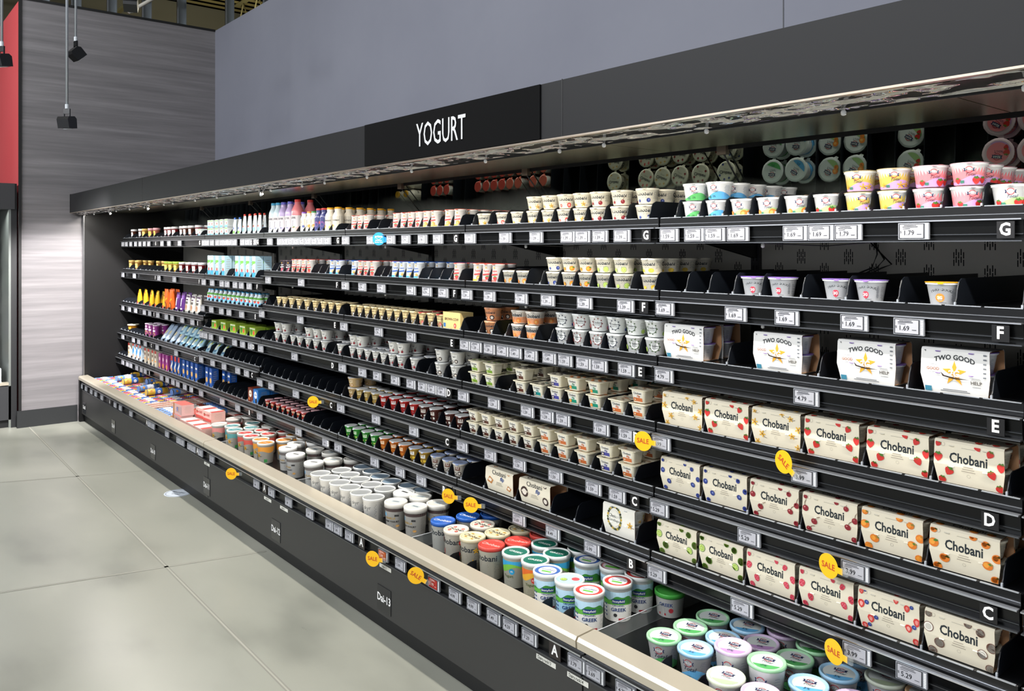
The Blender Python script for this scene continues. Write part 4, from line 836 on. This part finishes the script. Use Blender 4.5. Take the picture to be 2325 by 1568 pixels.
# nearest bay (14)
stock(14, 'G', '1562 fP 2 6;1609 fG 2 6;1660 fB 2 6;1722 fO 1 5;1785 fO 1 6;1850 fO 1 3;1916 fS 1 6;1990 fV 2 2;2068 fV 2 3;2150 fR 2 6;2246 fR 2 6;2318 fS 1 3')
stock(14, 'F', '1560 cN 1 1 4;1600 cV 1 1 4;1640 cP 1 1 4;1715 gR 1 1;1778 gR 1 1;1908 gR 1 1;1973 gR 1 1;2143 gO 1 1', .078)
stock(14, 'E', '1560 x2 1 2;1785 x2 1 1;1985 x2 1 1;2185 x2 1 1', .075, gapfill=.2)
stock(14, 'D', '1553 xV 1 3;1660 xS 1 3;1780 xV 1 4;1905 xS 1 4;2055 xS 1 4;2215 xS 1 4', .06)
stock(14, 'C', '1550 xB 1 3;1648 xB 1 3;1760 xC 1 3;1895 xC 1 3;2042 xM 1 3;2205 xM 1 3', .07)
stock(14, 'B', '1547 xL 1 3;1648 xL 1 2;1762 xR 1 2;1882 xR 1 2;2010 xX 1 2;2180 xN 1 2', .07)
stock(15, 'G', '2420 fS 1 2;2520 fS 1 2'); stock(15, 'F', ''); stock(15, 'E', ''); stock(15, 'D', '2480 xS 1 1'); stock(15, 'C', '2480 xM 1 2'); stock(15, 'B', '')
# bay 13
stock(13, 'G', '1105 cV 1 3;1148 cS 1 3;1182 cV 1 3;1222 cV 2 6;1252 cV 2 3;1288 cS 2 6;1322 cV 2 6;1364 cC 2 6;1412 cC 2 6;1470 cB 2 6')
stock(13, 'F', '1072 yO 1 2;1088 yR 1 2;1105 yR 1 2;1154 cP 1 2;1181 cP 1 2;1228 cV 1 3 1;1252 cB 2 3;1290 cM 2 3;1326 cM 2 4;1373 cL 2 3;1417 cL 2 3;1482 cN 2 4')
stock(13, 'E', '1087 cY 1 1;1120 cO 2 2;1160 cY 1 2 1;1183 cA 2 2;1217 cA 2 3;1260 zV 1 3 1;1293 zB 2 3;1321 zS 2 3;1360 zS 2 4;1404 zB 2 4;1453 zL 2 4;1492 zL 2 4', .066)
stock(13, 'D', '1090 pL 2 3;1128 pL 2 3;1165 pK 2 3 1;1198 pK 2 4;1237 pT 1 4;1278 pV 2 4;1318 pG 2 4;1366 pG 2 4;1418 pO 1 4;1466 pO 2 4', .055)
stock(13, 'C', R3((1081, 1108, 1148), 'pK', 2, 3) + R3((1180, 1216), 'pK', 2, 4) + R3((1254, 1294), 'pO', 2, 4) + R3((1340,), 'pO', 2, 4) + R3((1392,), 'pV', 2, 4) + R3((1442,), 'pO', 2, 3), .055)
stock(13, 'B', '1152 xF 1 2;1232 xG 1 3;1424 x0 1 3', .07)
# bay 12
stock(12, 'G', R3((796, 812, 832), 'yR', 1, 8) + R3((905, 925, 940, 955), 'yR', 1, 8) + R3((972, 990), 'yO', 1, 8) + R3((1024, 1046), 'yO', 1, 8), .064)
stock(12, 'F', R3((800,), 'yB', 1, 3) + R3((820, 836, 851), 'yR', 1, 3) + R3((874, 887), 'yR', 1, 2, 1) + R3((903, 916, 930, 948), 'yB', 1, 3) + R3((975, 1000, 1025), 'yB', 1, 2, 1) + R3((1045,), 'yR', 1, 3), .062)
stock(12, 'E', R3((803, 820, 836, 852, 870, 888, 905, 925, 943), 'bW') + '962 bR 1 2;988 bW 1 1;1003 bR 1 1;1040 qT 1 1', .066)
stock(12, 'D', R3((803, 820), 'sW', 2, 4) + R3((840, 857), 'sW', 1, 4) + R3((875,), 'sN', 1, 3) + R3((890, 912), 'sW', 2, 4) + R3((948,), 'sW', 1, 4) + R3((970,), 'sN', 2, 2, 2) + R3((1005,), 'sN', 2, 3) + R3((1040,), 'sN', 2, 4), .062)
stock(12, 'C', '803 tC 2 2;' + R3((822, 840, 857), 'jT', 1, 2) + R3((877, 900, 923, 946), 'jR', 1, 3) + R3((968, 992), 'jK', 1, 3) + R3((1030, 1048), 'jK', 1, 3), .058)
stock(12, 'B', R3((798, 816, 836, 856), 'jG', 1, 3) + R3((877, 900, 921), 'jO', 1, 3) + R3((945, 968), 'jY', 1, 2) + R3((995, 1030, 1050), 'jB', 1, 4), .058)
# bay 11
stock(11, 'G', '618 kB 1 2;632 kB 1 2;645 kP 1 2;660 kP 1 2;676 kR 1 2;692 dP 1 2;704 dO 1 2;714 dG 1 2;725 dB 1 2;738 dB 1 2;750 dY 1 7;768 dY 1 7', .05)
stock(11, 'F', '612 yD 1 1 2;634 yD 1 2 1;648 yD 1 2;660 yD 1 2;673 yR 1 3;684 yR 1 3;695 yR 1 3;708 yR 1 3;728 yR 1 2 1;744 yR 1 2 1;760 yB 1 3;774 yB 1 3', .062)
stock(11, 'E', R3((640, 652, 668, 685, 703, 722, 741, 758, 775), 'bW'), .064)
stock(11, 'D', R3((636, 652), 'sW', 2, 3) + R3((672, 687), 'sW', 1, 3) + R3((706, 724, 743), 'sW', 2, 3) + R3((762,), 'sN', 1, 1, 1) + R3((780,), 'sW', 1, 2), .062)
stock(11, 'C', '', .07); 
stock(11, 'B', R3((612, 624, 636, 648, 660, 671, 683, 694), 'jJ', 1, 6), .055)
# bay 10
stock(10, 'G', R3((477, 488, 499, 510, 521), 'oS', 2, 2) + R3((534, 545), 'hB', 1, 1) + R3((556, 568, 580, 590), 'hR', 1, 2), .05)
stock(10, 'F', R3((478, 489, 501, 515), 'oW', 1, 2) + '530 dW 1 1 1;' + R3((546, 558, 571, 585), 'oW', 1, 2), .06, dx=0)
stock(10, 'E', R3((474, 484, 493, 503, 513, 523, 533, 543, 553, 563, 573, 583, 591), 'dW', 1, 2), .03, gapfill=.3)
stock(10, 'D', R3((497, 518, 540, 562, 585), 'oG', 1, 2), .05)
stock(10, 'C', R3((474, 492, 511), 'hC', 1, 2), .07)
stock(10, 'B', '477 oU 1 1;486 oU 1 1 ;498 oU 1 1 1;510 oU 1 1 1;582 oK 1 1;594 oB 1 2', .06)
# bay 9
stock(9, 'G', R3((372,), 'aR', 1, 2) + R3((388, 398), 'aR', 1, 1) + R3((416, 424, 436), 'aW') + R3((452,), 'aR') + '460 oS 1 1', .05)
stock(9, 'F', R3((377, 390, 402), 'aG') + R3((415, 430), 'aR') + R3((444, 459), 'aR'), .05)
stock(9, 'E', R3((371,), 'hY', 1, 2) + R3((382, 394), 'hO', 1, 2) + R3((406, 417), 'hP', 1, 2) + R3((428, 440, 452), 'hW', 1, 2), .04)
stock(9, 'C', R3((370, 380, 392, 404), 'hL', 1, 3) + R3((416, 428, 440, 452), 'hC', 2, 3), .03)
stock(9, 'B', R3((370, 378, 386), 'oM', 1, 2) + R3((397, 405, 413), 'oT', 1, 2) + R3((424, 433, 443, 453), 'oU', 1, 2), .03)
# bay 8
stock(8, 'G', R3((305, 322), 'aW', 1, 1) + R3((330,), 'aY', 1, 1) + R3((344, 356), 'aP', 1, 1), .05)
stock(8, 'F', R3((300, 314), 'aY') + R3((326, 344, 356), 'aY', 1, 1, 1), .05)
stock(8, 'E', R3((318, 332, 346, 358), 'hY', 1, 2), .04)
stock(8, 'C', '303 qY 1 1;' + R3((338, 346, 356), 'qM', 1, 2), .03)
stock(8, 'B', R3((299,), 'oC', 1, 2) + R3((309, 317, 325), 'oQ', 1, 2) + R3((336, 344, 353, 360), 'oC', 1, 2), .03)

# bottom well: tubs standing where their lids show
WZ = .4055
ALLW = []
def well(items, bay):
    P = list(ALLW)
    for s in items.split(';'):
        q = s.split()
        if not q: continue
        k = q[0]; K = KINDS[k]; x, y = at_z(float(q[1]), float(q[2]), WZ + K['h']); P.append([x, y, k, K['w'] + .001])
    for n in range(60):
        for i in range(len(P)):
            for j in range(i):
                dx, dy = P[i][0] - P[j][0], P[i][1] - P[j][1]; d = math.hypot(dx, dy) or .001; need = (P[i][3] + P[j][3]) / 2
                if d < need:
                    t = (need - d) / 2 / d; P[i][0] += dx * t; P[i][1] += dy * t; P[j][0] -= dx * t; P[j][1] -= dy * t
        for p in P: p[1] = max(p[1], .066 + p[3] / 2)
        for p, q in zip(P, ALLW): p[:] = q
    P = P[len(ALLW):]; ALLW.extend([list(p) for p in P])
    if bay > 10:
        F = sorted([p for p in P if p[1] < .062 + p[3] / 2 + .075]); me = divider_mesh(.058, .085)
        for a, b in zip(F, F[1:]):
            if .09 < b[0] - a[0] < .30: link('divider', me, case, ((a[0] + b[0]) / 2, .066, WZ))
    for x, y, k, wd in P: put(k, x, y, WZ, bay, 'A', int((y - .08) / .112), 0, random.uniform(.1, .5))
    return P
well('mG 1513 1446;mG 1570 1424;mG 1624 1402;mB 1578 1472;mB 1644 1448;mB 1701 1422;mP 1774 1432;mP 1723 1457;tP 1658 1480;tG 1736 1518;mG 1806 1494;mG 1847 1466;mB 1832 1553;mB 1905 1527;mB 1962 1500;mW 2020 1540;mO 2084 1568;mP 1700 1575;mP 1940 1590;mG 1790 1600;tB 1860 1640;mW 1640 1566', 14)
well('wV 899 1138;wV 945 1149;wV 952 1126;wV 993 1142;wP 921 1118;uB 1006 1181;uS 1036 1201;uV 1075 1217;uR 1116 1236;uB 1064 1171;uB 1117 1166;uS 1096 1190;uV 1129 1209;uR 1176 1228;uV 1182 1200;uR 1232 1212;uG 1171 1252;uG 1237 1234;uG 1312 1246;uG 1270 1254;uO 1217 1270;vB 1247 1296;vB 1339 1271;vL 1291 1314;vP 1396 1285;vR 1407 1317;vR 1451 1302;vR 1336 1338;vS 1511 1338', 13)
well('sT 728 1074;sT 750 1084;sT 772 1095;sT 796 1106;sT 819 1118;sT 847 1128;sT 776 1067;sT 793 1077;sT 816 1088;sT 844 1100;sT 873 1109;sU 824 1059;sU 846 1069;sU 863 1081;sU 889 1092;sU 929 1102;sU 953 1112', 12)
well('nP 498 962;nP 531 950;nW 566 945;nT 528 966;nT 574 960;nT 533 975;nT 571 970;nW 612 966;nR 557 982;nR 596 976;nR 571 989;nR 610 984;nR 645 979;nO 593 997;nO 603 1004;nO 646 998;nO 668 986;nO 692 992;wP 654 1016;wP 675 1006;wP 713 1003;wP 671 1031;wP 713 1049;wV 716 1019;wV 752 1026;wV 757 1043;wV 801 1041', 11)
# bay 10 well: stick boxes; bays 8-9: dough tubes and trays
BW = lambda x: 8 if x < -6.1 else 9 if x < -4.88 else 10
for i in range(3):
    x = -4.455 + i * .165
    for j in range(4): put('oR', x, .14 + j * .125, WZ, 10, 'A', j, 1, 0)
    if i < 2: put('oR', x, .265, WZ + .078, 10, 'A', 1, 2, .04)
put('oP', -4.66, .145, WZ, 10, 'A', 0, 1, 0); put('oP', -4.655, .15, WZ + .087, 10, 'A', 0, 2, .03); put('oP', -4.66, .26, WZ, 10, 'A', 1, 1, 0)
for i in range(3):
    for j in range(3): put('oJ', -5.42 + i * .083, .17 + j * .21, WZ, 9, 'A', j, 1, 0)
def tubes(x0, x1, ks):
    xs = x0; i = 0
    while xs < x1:
        for j in range(3): put(ks[(i * 3 + j) % len(ks)], xs, .17 + j * .21, WZ, BW(xs), 'A', j, 1, 0)
        xs += .064; i += 1
tubes(-7.28, -5.48, ('rB', 'rY', 'rM', 'rR')); tubes(-5.17, -4.80, ('rB', 'rR', 'rB'))
xs = -7.2; i = 0
while xs < -5.6:
    if (i * 5) % 3: put(('rM', 'rB', 'rY')[(i * 5) % 3], xs + .032, .30 + .18 * (i % 2), WZ + .0565, BW(xs), 'A', 1, 2, .1 * (i % 3))
    xs += .13; i += 1

# wire side guard and clear tray dividers at bay ends in the well
for X in (-.02, -1.22, -2.44, -3.66):
    mb = MB(); mb.box(X - .0015, X + .0015, .07, .9, WZ + .001, WZ + .055, CLEAR)
    mb.tube([(X, .07, WZ + .002), (X, .07, WZ + .05), (X, .075, WZ + .056), (X, .9, WZ + .056)], .002, M('d8dce0', .15, .2), 6)
    tag(mb.obj('tray_guard'), 'clear tray guard in the bottom well at %s' % {-1.22: 'the left end of bay Dai-13', -.02: 'the right end of bay Dai-13', -2.44: 'the left end of bay Dai-12', -3.66: 'the left end of bay Dai-11'}[X], 'tray guard', 'clear tray guards')

# labels
ORD = ['first', 'second', 'third', 'fourth', 'fifth', 'sixth', 'seventh', 'eighth', 'ninth', 'tenth', 'eleventh', 'twelfth', 'thirteenth', 'fourteenth', 'fifteenth', 'sixteenth', 'seventeenth', 'eighteenth', 'nineteenth', 'twentieth'] + ['%dth' % n for n in range(21, 60)]
ROW = ['front row', 'second row', 'third row', 'fourth row', 'fifth row', 'sixth row', 'seventh row', 'eighth row']
grp = {}
for r in REG: grp.setdefault((r[2], r[3], r[4], r[5]), []).append(r)
for key, rs in grp.items():
    rs.sort(key=lambda r: (r[6]))
    for i, (o, K, bay, L_, row, layer, x) in enumerate(rs):
        lay = {0: '', 1: ' bottom', 2: ' top'}[layer]
        o['label'] = '%s, %s from left,%s %s, shelf %s, %s' % (K['desc'], ORD[i], lay, ROW[min(row, 7)], L_, BAY[bay])
        o['category'] = K['cat']; o['group'] = '%ss on shelf %s' % (K['cat'], L_)

# ---------------------------------------------------------------- electronic price tags
fm = MB(); fm.box(-.0425, .0425, -.004, .004, -.0235, .0235, M('8c8f96', .5)); fm.box(-.040, .031, -.0046, -.004, -.021, .021, M('2e3034', .35))
for i in range(9): fm.box(.034, .0405, -.0046, -.004, -.020 + i * .0045, -.017 + i * .0045, M('eef0f2', .4))
fme = fm.mesh('tag_frame'); SCR = {}
def screen(price, col='aeafb6', tc='1c1d22'):
    if (price, col) not in SCR:
        mb = MB(); mb.box(-.037, .028, -.0052, -.0046, -.019, .019, M(col, .75, 0, None, .15)); p = Paint(mb, lambda u, v, l: (u, -.0052 - l, v), .4, .0002)
        if price: p.text(price, -.012, -.005, .019, tc, .012, .95); p.text('$', -.034, -.002, .009, tc)
        p.lines(-.008, .0155, .05, 2, tc, .004, .0016); p.lines(-.018, .007, .03, 1, tc, .004, .0012); p.lines(.017, -.009, .018, 1, tc, .004, .0014)
        SCR[price, col] = mb.mesh('tag_screen')
    return SCR[price, col]
NT = {}
def ptag(x, y, z, price, where, col='aeafb6', tc='1c1d22', tilt=0):
    n = NT.get(where, 0); NT[where] = n + 1
    o = link('price_tag', fme, None, (x, y, z)); o.rotation_euler = (tilt, 0, 0)
    kindc = 'grey' if col == 'aeafb6' else 'red'
    tag(o, ('%s price tag reading $%s, %s from left, %s' % (kindc, price, ORD[n], where)) if price else 'small grey price tag, %s from left, %s' % (ORD[n], where), 'price tag', 'electronic price tags')
    link('screen', screen(price, col, tc), o)
def ptags(bay, L_, s):
    y0 = Y0[L_]; z = HT[bay, L_]; last = -99
    for q in s.split(';'):
        q = q.split()
        if not q: continue
        for px in q[1].split(','):
            X = max(along(float(px), y0 - .03), last + .088, bx(bay)[0] + .046 if bay != 8 else -9); last = X
            if X > bx(bay)[1] - .045: X = bx(bay)[1] - .045
            if bx(bay)[1] - .11 < X < bx(bay)[1] + .01 and (X + .0425) > bx(bay)[1] - .062: X = min(X, bx(bay)[1] - .106)
            ptag(X, y0 - .030, z - .060, q[0], 'rail %s, %s' % (L_, BAY[bay]))
ptags(14, 'G', '1.59 1520,1577,1617;1.69 1676,1806,1861;1.79 1921,2075'); ptags(14, 'F', '1.69 1510,1671,1787,1940,2064'); ptags(14, 'E', '4.79 1508,1831'); ptags(14, 'D', '3.99 1500,1826'); ptags(14, 'C', '5.29 1487,1701;3.99 1942'); ptags(14, 'B', '5.29 1492,1685;3.99 1946;5.29 2070')
ptags(13, 'G', '1.39 1068,1148,1218,1290,1324,1363,1413'); ptags(13, 'F', '1.39 1059,1112,1184,1244,1328,1421'); ptags(13, 'E', '1.39 1057,1081,1112;1.49 1142,1171,1206,1248;1.59 1284,1326,1361,1423'); ptags(13, 'D', '1.59 1050,1122,1198,1243,1279,1366,1424'); ptags(13, 'C', '1.59 1050,1114,1180,1262,1348,1402'); ptags(13, 'B', '5.69 1179;8.49 1256;5.99 1345')
ptags(12, 'G', '0.79 785,842,888,922,960,995'); ptags(12, 'F', '0.79 783,823,866,934,970,1007'); ptags(12, 'E', '1.79 781,860,934'); ptags(12, 'D', '1.89 776,823,857,898,934,960,979,1004'); ptags(12, 'C', '1.89 774,854,940'); ptags(12, 'B', '1.89 768,851,909,957')
ptags(11, 'G', '1.79 613,636,648,660,674,685,697,709,720,744'); ptags(11, 'F', '0.79 609,684'); ptags(11, 'E', '1.79 592,682'); ptags(11, 'D', '1.49 592,669'); ptags(11, 'C', '1.49 590,616,672'); ptags(11, 'B', '1.89 590,678,760')
ptags(10, 'G', '1.79 457,470,482,494,504,513,521,533,551,562,573,590'); ptags(10, 'F', '1.79 458,482,504,516,534,548,566'); ptags(10, 'E', '1.79 458,480,503,520,549'); ptags(10, 'D', '1.79 458,467,479,503,533,551,569'); ptags(10, 'C', '1.79 457,483,509,540,560'); ptags(10, 'B', '1.79 457,505,540')
ptags(9, 'G', '1.79 368,384,408'); ptags(9, 'F', '1.79 359,396'); ptags(9, 'E', '1.79 356,378,391,414,437'); ptags(9, 'C', '1.79 357,400'); ptags(9, 'B', '1.79 367,380,393,404,420,435')
ptags(8, 'G', '1.79 279,287,297,308,318,328,338'); ptags(8, 'F', '1.79 279,305'); ptags(8, 'E', '1.79 279,294,308,328,340'); ptags(8, 'C', '1.79 279,303,315,330'); ptags(8, 'B', '1.79 279,289,297,311,321,330,341,350')
# tags and letters on the base rail
def basetags(s, col='aeafb6', tc='1c1d22'):
    last = -99
    for q in s.split(';'):
        q = q.split()
        for px in q[1].split(','):
            X = max(along(float(px), -.005), last + .088); last = X
            ptag(X, -.003, .3725, q[0], 'base rail below bumper', col, tc)
basetags('1.79 185,195,207,217,231,261,273,297,339,347,379,405,413,430,438,455,481;1.89 582,616,655,703,748,767;3.79 793')
basetags('5.99 909;4.99 1033,1075;7.49 1121;4.59 1158;7.29 1202;3.79 1309;3.69 1349;4.79 1420,1500')
def redtag(px, price, where, c='a8342e'):
    ptag(along(px, -.005), -.003, .3725, price, where, c, 'f0d8d0')
redtag(870, '5.99', 'by left sale disc, base rail', 'b8603a'); redtag(985, '3.99', 'by right sale disc, base rail'); 
for i, px in enumerate((249, 333, 448, 600, 820, 1259)):
    X = along(px, -.005); mb = MB(); mb.box(X - .03, X + .03, -.004, -.001, .345, .402, M('1c1416', .3)); p = Paint(mb, lambda u, v, l: (X + u, -.004 - l, .3735 + v)); p.text('A', 0, 0, .052, 'f2f2f2', .03, .9); mb.obj('letter_plate', case)
# bay name plates
for n, px, py in ((13, 873, 1378), (12, 627, 1210), (11, 470, 1112), (10, 348, 1030), (9, 258, 970), (8, 192, 928)):
    X = along(px, 0.0); zc = .165; mb = MB(); mb.box(X - .06, X + .06, -.003, -.0005, zc - .058, zc + .058, M('222326', .25))
    p = Paint(mb, lambda u, v, l: (X + u, -.003 - l, zc + v)); p.text('Dai-%d' % n, 0, .002, .05, 'f4f4f4', .02, .9)
    tag(mb.obj('bay_sign'), 'black plate reading Dai-%d on the base panel' % n, 'sign', 'bay name plates')
for i, (px, t) in enumerate(((1240, 'Dairy.rack13'), (1312, 'Dairy.rack14'), (875, 'rack-12'), (755 - 110, 'rack-11'), (608, 'rack-10'), (470, 'rack-9'))):
    X = along(px, 0.0); mb = MB(); mb.box(X - .052, X + .052, -.0012, -.0002, .308, .326, M('d8d8d0', .5)); p = Paint(mb, lambda u, v, l: (X + u, -.0012 - l, .317 + v)); p.text(t, -.008, 0, .0165, '222222', .01, .85)
    tag(mb.obj('rack_sticker'), 'white strip sticker, %s from the right, under the base rail' % ORD[i], 'sticker', 'rack stickers')
# sale discs
def sale(x, y, z, label, s=1, rz=0, tilt=0, rr_=0, side=1):
    mb = MB(); Yl = M('f0b812', .4); n = 32; r = .036 * s
    pts = [(r * math.cos(2 * PI * i / n), r * math.sin(2 * PI * i / n)) for i in range(n)]
    mb.prismy(pts, -.0008, .0008, Yl); mb.prismy([(r * .9, -.010), (r * 1.45, -.010), (r * 1.45, .008), (r * .9, .008)], -.0006, .0006, Yl)
    p = Paint(mb, lambda u, v, l: (u, -.0008 - l, v)); p.text('SALE', 0, 0, .025 * s, 'b83a1c', .015, .95)
    o = tag(mb.obj('sale_disc', None, (x, y, z), rz), label, 'sale tag', 'yellow sale discs'); o.rotation_euler = (0, rr_, rz)
    c = MB(); c.box(r * 1.3, r * 1.3 + .022, -.001, .006, -.010, .010, CLEAR); c.obj('clip', o)
def sale_on(bay, L_, px, py, label, rz=0, rr_=0):
    y = Y0[L_] - .066; X = along(px, y); f = (X - CX) * -SA + (y - CY) * CA; z = CH - (py - 565) * f / FPX; sale(X, y, z, label, 1, rz, 0, rr_)
sale_on(13, 'D', 1460, 1001, 'yellow SALE disc on rail D at the right end of bay Dai-13', .2)
sale_on(14, 'D', 1779, 1048, 'yellow SALE disc on rail D of the nearest bay', -.25, .6)
sale_on(14, 'C', 1881, 1284, 'yellow SALE disc on rail C of the nearest bay', -.25)
sale_on(14, 'B', 1893, 1479, 'yellow SALE disc on rail B of the nearest bay', -.3)
sale_on(13, 'B', 1018, 1126, 'yellow SALE disc on rail B above the white tubs', .4)
sale_on(13, 'B', 1069, 1146, 'yellow SALE disc on rail B above the blue lids', .55)
sale_on(11, 'C', 711, 912, 'yellow SALE disc on rail C of bay Dai-11', .8)
for px, py, lb, rz, rt in ((846, 1268, 'yellow SALE disc on the base, left of the pair at bay Dai-13', .5, 0), (944, 1306, 'yellow SALE disc on the base, right of the pair at bay Dai-13', .75, .5), (525, 1075, 'yellow SALE disc on the base rail of bay Dai-11', .75, 0)):
    y = -.07; X = along(px, y); f = (X - CX) * -SA + (y - CY) * CA; z = CH - (py - 565) * f / FPX; sale(X, y, z, lb, 1, rz, 0, rt)
# blue round shelf talker
y = Y0['G'] - .045; X = along(860, y); f = (X - CX) * -SA + (y - CY) * CA; z = CH - (542 - 565) * f / FPX
mb = MB(); mb.prismy([(.036 * math.cos(2 * PI * i / 28), .036 * math.sin(2 * PI * i / 28)) for i in range(28)], -.0008, .0008, M('1f8fd8', .4)); mb.box(.03, .05, -.0008, .0008, -.02, .012, M('1f8fd8', .4))
p = Paint(mb, lambda u, v, l: (u, -.0008 - l, v)); p.text('prime', 0, .013, .019, 'f4f8fc', .01); p.ring(0, .011, .014, .0015, 'f4f8fc', PI + .5, 2 * PI - .5, 8); p.text('Exclusive', 0, -.009, .010, 'f4f8fc', .01); p.text('Member Deal', 0, -.019, .008, 'f4f8fc', .01)
tag(mb.obj('round_shelf_talker', None, (X, y, z), .75), 'blue round member-deal disc on rail G of bay Dai-12', 'shelf sign')
# YOGURT sign on the canopy
Xa, Xb = along(829, -.103), along(1227, -.103)
sg = MB(); sg.box(Xa, Xb, -.106, -.1012, 2.178, 2.366, M('060607', .8, 0, None, .15)); so = tag(sg.obj('hanging_sign'), 'matt black header sign reading YOGURT on the canopy', 'sign')
Xc = (along(946, -.106) + along(1058, -.106)) / 2; Wd = along(1058, -.106) - along(946, -.106); vs, fs = tmesh('YOGURT', .006); wv = max(v[0] for v in vs) - min(v[0] for v in vs); hv = max(v[1] for v in vs) - min(v[1] for v in vs); cy = (max(v[1] for v in vs) + min(v[1] for v in vs)) / 2; cxx = (max(v[0] for v in vs) + min(v[0] for v in vs)) / 2
lb = MB(); LM = M('dcdcdc', .5); hh = .098; n = len(vs)
lb.add([(Xc + (u - cxx) / wv * Wd, -.1085, 2.272 + (v - cy) / hv * hh) for u, v in vs] , fs, LM); lb.obj('lettering', so)
# floor sticker
x, y = at_z(405, 1119, 0); mb = MB(); mb.lathe([(.10, .0005), (.10, .0012)], M('d4dce6', .35), 32); p = Paint(mb, lambda u, v, l: (u, v, .0012 + l)); p.ring(0, 0, .085, .006, '8a94a4'); p.text('Member', 0, .01, .034, '5a6474', .01); p.text('Deal', 0, -.03, .034, '5a6474', .01)
tag(mb.obj('floor_sticker', None, (x, y, .001), .6), 'round pale sticker on the floor beside the case', 'sticker')
# cable bundle at the back of the nearest bay
mb = MB(); c = M('141414', .4); X = along(1890, .98)
for k in range(3):
    o_ = k * .018; mb.tube([(X + .16 - o_, 1.0, 1.84), (X + .17 + o_ * 1.5, .99, 1.78 - o_), (X + .15 + o_, .99, 1.73), (X + .08 + o_, .985, 1.70 - k * .004), (X, .98, 1.67 + k * .012), (X - .07, .985, 1.69 + .01 * k), (X - .10, .99, 1.675 + o_ * .5), (X - .03 + o_, .985, 1.66), (X + .05, .99, 1.665)], .0028, c, 8)
mb.lathe([(.03, 0), (.04, .02), (.03, .045)], c, 12, c=(X - .06, .975, 1.66))
co = tag(mb.obj('cable_bundle'), 'tangled black power cables behind the nearest bay below shelf G', 'cables')
MB().box(X - .01, X + .03, .955, .958, 1.665, 1.69, M('dcdcd4')).obj('cable_label', co)

# ---------------------------------------------------------------- neighbouring case round the corner on the far left
nb = tag(link('corner_refrigerated_case', None, None, (0, 0, 0)), 'black refrigerated case round the corner at the left edge', 'refrigerator case')
A, B = -3.2, -.615; F = -7.57
INN = M('8e938f', .35, .5)
MB().box(F - 1.0, F - .96, A, B, .0, 2.4, INN).obj('back_panel', nb)
MB().box(F - 1.0, F, B - .02, B, .0, 2.4, INN).obj('inner_side', nb); MB().box(F - 1.0, F + .01, B, B + .05, .0, 2.46, M('232426', .5)).obj('end_panel', nb)
MB().box(F - 1.0, F + .03, A, B + .03, 2.2, 2.46, M('38383a', .5)).obj('canopy', nb); MB().box(F - .03, F, A, B, .08, .42, M('333437', .5)).obj('base_panel', nb)
MB().box(F - .06, F - .03, A, B, 0, .09, KICK).obj('kick_plate', nb); MB().box(F - .07, F + .01, A, B - .02, .43, .455, STEEL).obj('bumper', nb); MB().box(F - .96, F - .05, A, B - .02, .36, .42, BLK).obj('well_deck', nb)
for L_, z in zip('GFEDCB', (1.93, 1.66, 1.42, 1.17, .93, .70)):
    mb = MB(); mb.box(F - .95, F - .38, A, B - .12, z - .02, z, SHELF); mb.box(F - .385, F - .37, A, B - .12, z - .08, z, RAIL); so = mb.obj('shelf', nb)
    pl = MB(); p = Paint(pl, lambda u, v, l: (F - .37 + l, B - .17 + u, z - .04 + v)); p.rect(-.03, .03, -.03, .03, '1c1d20'); p.text(L_, 0, 0, .055, 'f2f2f2', .03); pl.obj('letter_plate', so)
    for i in range(3):
        for q in range(2):
            k = ('fB', 'cV', 'fG', 'sW', 'fP', 'cS')['GFEDCB'.index(L_)]; K = KINDS[k]; o = link(K['name'], K['root'], None, (F - .45, B - .2 - i * .11, z + .001 + q * (K['h'] + .001)), PI / 2)
            for q_ in K['parts']: link(q_[0], q_[1], o, q_[2])
            tag(o, '%s, %s from the right, %s, shelf %s, corner case' % (K['desc'], ORD[i], ('bottom', 'top')[q], L_), K['cat'], 'cups in the corner case')
mb = MB()
for i in range(2):
    for q in range(2):
        m_ = MB(); m_.box(F - .35, F - .1, B - .35 - i * .3, B - .07 - i * .3, .421 + q * .085, .503 + q * .085, M('dfe6ee', .4)); m_.box(F - .0995, F - .099, B - .33 - i * .3, B - .09 - i * .3, .431 + q * .085, .455 + q * .085, M('2f62a8', .4))
        tag(m_.obj('white_carton'), 'white carton with blue stripe, %s, %s layer, corner case' % (('right one', 'left one')[i], ('lower', 'upper')[q]), 'carton', 'white cartons in the corner case')
area('corner_case_strip_light', (F - .1, -1.9, 2.17), .05, 2.4, 22, (0, math.radians(-20), 0), (.95, 1, .96))
